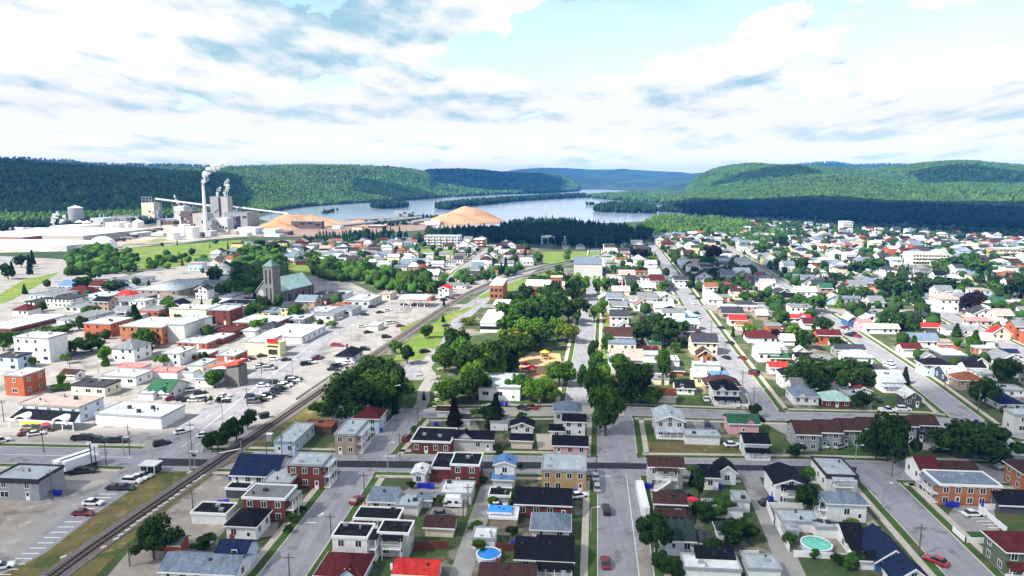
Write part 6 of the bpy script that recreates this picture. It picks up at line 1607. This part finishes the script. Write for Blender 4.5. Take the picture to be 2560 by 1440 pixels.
# ================================================================= the rest of the houses, row by row along the streets
HW = ['w']*15+['c','lg','lb','g','b','r','c','t','yl','lg']; HR = ['lg','w','g','dg','k','br','lg','bg','g','g','or','dg','w','dg','bt','bg','g','k','dg','mr','br','bg','gn']
COUNT = {'h': sum(1 for o in bpy.data.objects if o.parent is None and o.name.split('.')[0] == 'house')}
REST = []
def free(x, y, r):
    for fx, fy, fr in FOOT:
        if (x-fx)**2+(y-fy)**2 < (r+fr)**2*.72: return False
    return True
def road_ok(x, y, r):
    p = Vector((x, y, 0))
    for rd in ROADS:
        if dist_line(p, rd['coarse']) < rd['w']/2+r: return False
    return dist_line(p, rp) > 9+r*.3
NOGO = [ring(p) for p in ([(1000,1060),(1100,760),(1260,700),(1440,650),(1475,640),(1468,1030),(1180,1030)], [(-500,1300),(480,1185),(830,955),(1100,780),(900,760),(420,1130),(100,1150),(-500,1140)], [(1592,1100),(1840,1100),(1870,1150),(1600,1150)],
    [(1340,625),(1530,622),(1480,645),(1350,670)], [(1035,620),(1145,622),(1130,645),(1035,645)])]
CAND = []
def lots_along(rd, y0, y1, sides=(-1, 1), rows=2):
    pts = rd['pts']; g = random.Random(int(rd['w']*1000+len(pts))); acc = 0
    for a, b in zip(pts, pts[1:]):
        acc += (b-a).length
        if acc < 14.5: continue
        acc = 0
        if not (y0 < a.y < y1): continue
        t = (b-a).normalized(); n = Vector((t.y, -t.x, 0))
        for s in sides:
            for k in range(rows):
                off = rd['w']/2+11+k*15+g.uniform(-1, 1.5); p = a+n*s*off; CAND.append((p.y, p.x, p.y, g.random(), k))
for rd, y0, y1 in ((R7,215,900),(R8,200,900),(R9,230,900),(R9b,260,900),(R6,240,800),(R2,160,230),(R4,150,205),(R3,150,215),(R15,520,900)):
    r_ = [q for q in ROADS if q['coarse'] is rd][0]; lots_along(r_, y0, y1)
def grid_fill(poly, sx, sy, seed):
    pg = ring(poly); g = random.Random(seed); xs = [p[0] for p in pg]; ys = [p[1] for p in pg]; y = min(ys)
    while y < max(ys):
        x = min(xs)+g.uniform(0, 4)
        while x < max(xs):
            X, Y_ = x+g.uniform(-2, 2), y+g.uniform(-2, 2)
            if inside(X, Y_, pg): CAND.append((Y_, X, Y_, g.random(), 0))
            x += sx
        y += sy
grid_fill([(1500,1010),(1900,1010),(1800,860),(1620,640),(1500,640)], 13, 14, 31)
grid_fill([(1640,640),(2600,1000),(2800,880),(2800,600),(1640,590)], 14, 16, 32)
grid_fill([(1700,600),(1760,570),(1900,556),(2150,568),(2560,596),(2800,608),(2800,640),(1800,640)], 21, 34, 33)
grid_fill([(700,660),(860,668),(1030,690),(1250,680),(1340,660),(1330,630),(1190,600),(1000,600),(860,612),(720,618)], 15, 18, 34)
grid_fill([(480,690),(620,690),(600,640),(720,610),(600,612),(520,640)], 15, 18, 35)
grid_fill([(180,770),(500,880),(820,800),(900,770),(640,740),(300,700)], 19, 20, 36)
grid_fill([(250,920),(480,960),(600,900),(480,860),(250,880)], 18, 18, 37)
CAND.sort()
FARH = []; gg = random.Random(99); TN_ = [0]
for (_, x, y, rv, k) in CAND:
    if not free(x, y, 5.2) or not road_ok(x, y, 5.0) or any(inside(x, y, q) for q in NOGO): continue
    px, py = project((x, y, 0))
    if not (-60 < px < 2620) or py > 1500: continue
    if rv < (.24 if px > 1400 else .14):           # a garden tree instead
        h = gg.uniform(5, 10); occupy(x, y, 3.2)
        if sum(1 for _ in ()) == 0 and TN_[0] < 130: TN_[0] += 1; tree(px, py, 0, 0, 'd' if gg.random() < .8 else 'c', gg.choice('ddmml'), P=Vector((x, y, 0)), h=h, w=h*.75, rnd=gg)
        else: FARH.append(('t', x, y, h))
        continue
    if gg.random() < .06: continue
    Wd = gg.uniform(7.5, 12); Dp = gg.uniform(7.5, 11); h = gg.choice((3.0, 3.2, 5.6, 5.9)); 
    if k: Wd, Dp, h = Wd*.62, Dp*.7, 2.6
    occupy(x, y, max(Wd, Dp)*.5+.4)
    wl, rf_ = gg.choice(HW), gg.choice(HR); tp = gg.choice('GGgHF')
    if COUNT['h'] < 300 and not k:
        COUNT['h'] += 1
        yf = y-Dp/2; q = project((x, yf, 0)); s_px = ppm(q[1]); ye = project((x, yf, h))[1]
        dn = px < 1100 and py > 690
        house(q[0]-Wd/2*s_px, q[0]+Wd/2*s_px, q[1], ye, 0, tp, wl, rf_, 'x' if tp == 'g' else '', D=Dp, rot=ROT2 if dn else ROT, nofoot=True)
    elif k and py > 700: 
        yf = y-Dp/2; q = project((x, yf, 0)); s_px = ppm(q[1]); ye = project((x, yf, h))[1]
        house(q[0]-Wd/2*s_px, q[0]+Wd/2*s_px, q[1], ye, 0, gg.choice('GF'), wl, rf_, 'n', D=Dp, nofoot=True, name='garage' if Wd > 5.5 else 'shed', cat='garage' if Wd > 5.5 else 'shed')
    else: FARH.append(('h', x, y, Wd, Dp, h, wl, rf_, tp))
# distant houses beyond the individual ones: one object
def far_houses(items, name, label):
    mats = {}; b = MB()
    def mi(m):
        if m.name not in mats: mats[m.name] = (len(mats), m)
        return mats[m.name][0]
    for (_, x, y, Wd, Dp, h, wl, rf_, tp) in items:
        b.m = mi(wallm(wl)); b.box(x-Wd/2, x+Wd/2, y-Dp/2, y+Dp/2, 0, h)
        if Wd > 6:
            b.m = mi(M['glass'])
            for i in range(3): xx = x-Wd/2+Wd*(i+.5)/3; b.box(xx-.5, xx+.5, y-Dp/2-.04, y-Dp/2+.01, 1, 2.2)
        b.m = mi(roofm(rf_)); r = Dp*.25; W2, D2 = Wd/2+.4, Dp/2+.4
        if tp == 'F': b.box(x-W2, x+W2, y-D2, y+D2, h, h+.35)
        else:
            v = [(x-W2,y-D2,h-.1),(x+W2,y-D2,h-.1),(x+W2,y+D2,h-.1),(x-W2,y+D2,h-.1)]; k = W2*.55 if tp == 'H' else 0
            if tp == 'g': a, c_ = (x,y-D2,h+Wd*.3),(x,y+D2,h+Wd*.3); b.poly([v[1],v[2],c_,a]); b.poly([v[3],v[0],a,c_]); b.m = mi(wallm(wl)); b.poly([v[0],v[1],a]); b.poly([v[2],v[3],c_])
            else: a, c_ = (x-W2+k,y,h+r),(x+W2-k,y,h+r); b.poly([v[0],v[1],c_,a]); b.poly([v[2],v[3],a,c_]); b.m = mi(wallm(wl)) if not k else b.m; b.poly([v[3],v[0],a]); b.poly([v[1],v[2],c_])
    o = b.obj(name, [m for _, m in sorted(mats.values(), key=lambda q: q[0])]); tag(o, label, 'houses', kind='stuff')
far_houses([q for q in FARH if q[0] == 'h'], 'distant_houses', 'hundreds of small distant houses filling the far side of the town')
M['woodG'] = leafm('garden_leaves', (.030,.065,.012), .15, .03, .4)
dts = sorted([o for o in COL.objects if o.parent is None and o.name.startswith('deciduous_tree')], key=lambda o: -o['_s'])
gone = set(dts[300:])
REG[:] = [r for r in REG if r[0] not in gone]
for o in dts[300:]:
    FARH.append(('t', o.location.x, o.location.y, 7))
    for c in list(o.children): bpy.data.objects.remove(c)
    bpy.data.objects.remove(o)
ft = np.array([(q[1], q[2], 0) for q in FARH if q[0] == 't'])
g_ = np.random.default_rng(5)
ex = scatter([(1500,650),(2600,1000),(2800,880),(2800,592),(1900,552),(1760,566),(1640,600)], 9.5, 41, limit=6500); ex3 = scatter([(60,800),(480,900),(820,800),(900,765),(640,735),(300,690),(100,700)], 26, 43, limit=90); ex2 = scatter([(700,660),(1030,690),(1330,660),(1320,615),(1050,596),(720,612)], 17, 42, limit=700)
ok = np.array([p for p in np.concatenate([ex, ex2, ex3]) if free(p[0], p[1], 2.0) and road_ok(p[0], p[1], 1.5)])
woods('garden_trees', np.concatenate([ft, ok]) if len(ft) else ok, 4.5, 9.5, M['woodG'], .25, 'garden trees scattered among the distant houses', wid=.8)
M['belt'] = leafm('belt_leaves', (.055,.115,.016), .18, .06, .42)
def keep(A): return np.array([p for p in A if free(p[0], p[1], 1.5) and road_ok(p[0], p[1], 1.0)])
woods('tree_belt', keep(scatter([(765,690),(1000,738),(1110,733),(1060,700),(900,672),(780,655)], 7.5, 51)), 6, 11, M['belt'], .1, 'belt of leafy trees between the church and the rails', wid=.9)
woods('tree_belt', keep(scatter([(500,745),(655,748),(720,700),(725,640),(620,625),(590,660),(500,710)], 8, 52)), 7, 12, M['belt'], .15, 'leafy trees climbing the slope left of the church', wid=.9)
woods('tree_belt', keep(scatter([(165,692),(340,682),(330,640),(250,618),(170,642)], 8.5, 53)), 6, 10, M['belt'], .05, 'round leafy trees on the left slope below the mill', wid=.95)
woods('tree_belt', keep(scatter([(1100,735),(1250,702),(1340,670),(1250,668),(1120,695)], 8, 54)), 4, 8, M['belt'], .1, 'bushes along the left side of the rails', wid=.9)
woods('tree_belt', keep(scatter([(350,680),(440,674),(520,655),(500,640),(380,655)], 11, 55)), 5, 9, M['belt'], .05, 'scattered leafy trees on the bright green slope', wid=.95)
woods('plain_forest', keep(scatter([(1590,578),(1750,568),(1900,576),(1990,596),(1900,622),(1840,600),(1790,588),(1700,584),(1620,592)], 9, 56)), 7, 12, M['belt'], .3, 'green wood between the river bend and the far houses', wid=.8)
print('HOUSES', COUNT, 'far', len(FARH), 'trees', NT)
# ================================================================= labels: look plus where it stands
def finish_labels():
    ords = ['', 'second ', 'third ', 'fourth ', 'fifth ', 'sixth ', 'seventh ', 'eighth ', 'ninth ', 'tenth ']
    groups = {}
    for (o, base, px, py) in REG:
        ms = sorted(MARKS, key=lambda m: (m[1]-px)**2+((m[2]-py)*1.7)**2); m = next(q for q in ms if (q[1]-px)**2+(q[2]-py)**2 > 4)
        dx_, dy_ = px-m[1], (py-m[2])*1.7
        rel = ('left of ' if dx_ < 0 else 'right of ') if abs(dx_) > abs(dy_) else ('behind ' if dy_ < 0 else 'in front of ')
        groups.setdefault((base, rel+m[0]), []).append((math.hypot(dx_, dy_), o))
    for (base, tail), its in groups.items():
        its.sort(key=lambda t: t[0])
        for i, (d, o) in enumerate(its):
            if len(its) == 1: o['label'] = f"{base} {tail}"
            elif i < 10: o['label'] = f"{base}, {ords[i]}nearest {tail}"
            else: o['label'] = f"{base}, number {i+1} counting away {tail}"
finish_labels()
for (o, base, px, py) in REG:
    l = o['label']
    for a, b in ((', number ', ' number '), (' counting away ', ' away '), ('the long white garage', 'the long garage'), ('two storey ', 'taller '), ('the old railway station', 'the old station'), (' parked', ''), ('dark red brick', 'dark brick'), ('pale picnic table on the park lawn', 'pale park table'), ('concrete grey flat', 'grey flat'), ('the dull red mill hall', 'the red mill hall'), ('the loading bay shed', 'the bay shed'), ('building with ', ''), (' townhouse with', ' rowhouse with'), ('the mottled grey roof', 'the mottled roof')):
        if len(l.split()) > 16: l = l.replace(a, b)
    while len(l.split()) > 16 and l.split()[0] in ('small', 'taller', 'big', 'tall'): l = ' '.join(l.split()[1:])
    if len(l.split()) > 16:
        import re
        l = re.sub(r' with [a-z ]*? roof', '', l)
    o['label'] = l.replace('pale picnic table on the park lawn', 'pale picnic table')
for ph in ():
    pass

# ================================================================= haze
hz = MB(); hz.box(-13500, 13500, -2500, 9500, -6, 222)
hm = bpy.data.materials.new('haze'); hm.use_nodes = True; hm.node_tree.nodes.clear()
ho = hm.node_tree.nodes.new('ShaderNodeOutputMaterial'); hv = hm.node_tree.nodes.new('ShaderNodeVolumePrincipled')
hv.inputs['Color'].default_value = (.05,.31,.96,1); hv.inputs['Density'].default_value = 0.85e-4; hv.inputs['Anisotropy'].default_value = -0.4
hm.node_tree.links.new(hv.outputs[0], ho.inputs['Volume'])
h_ = hz.obj('haze', hm); h_['kind'] = 'stuff'
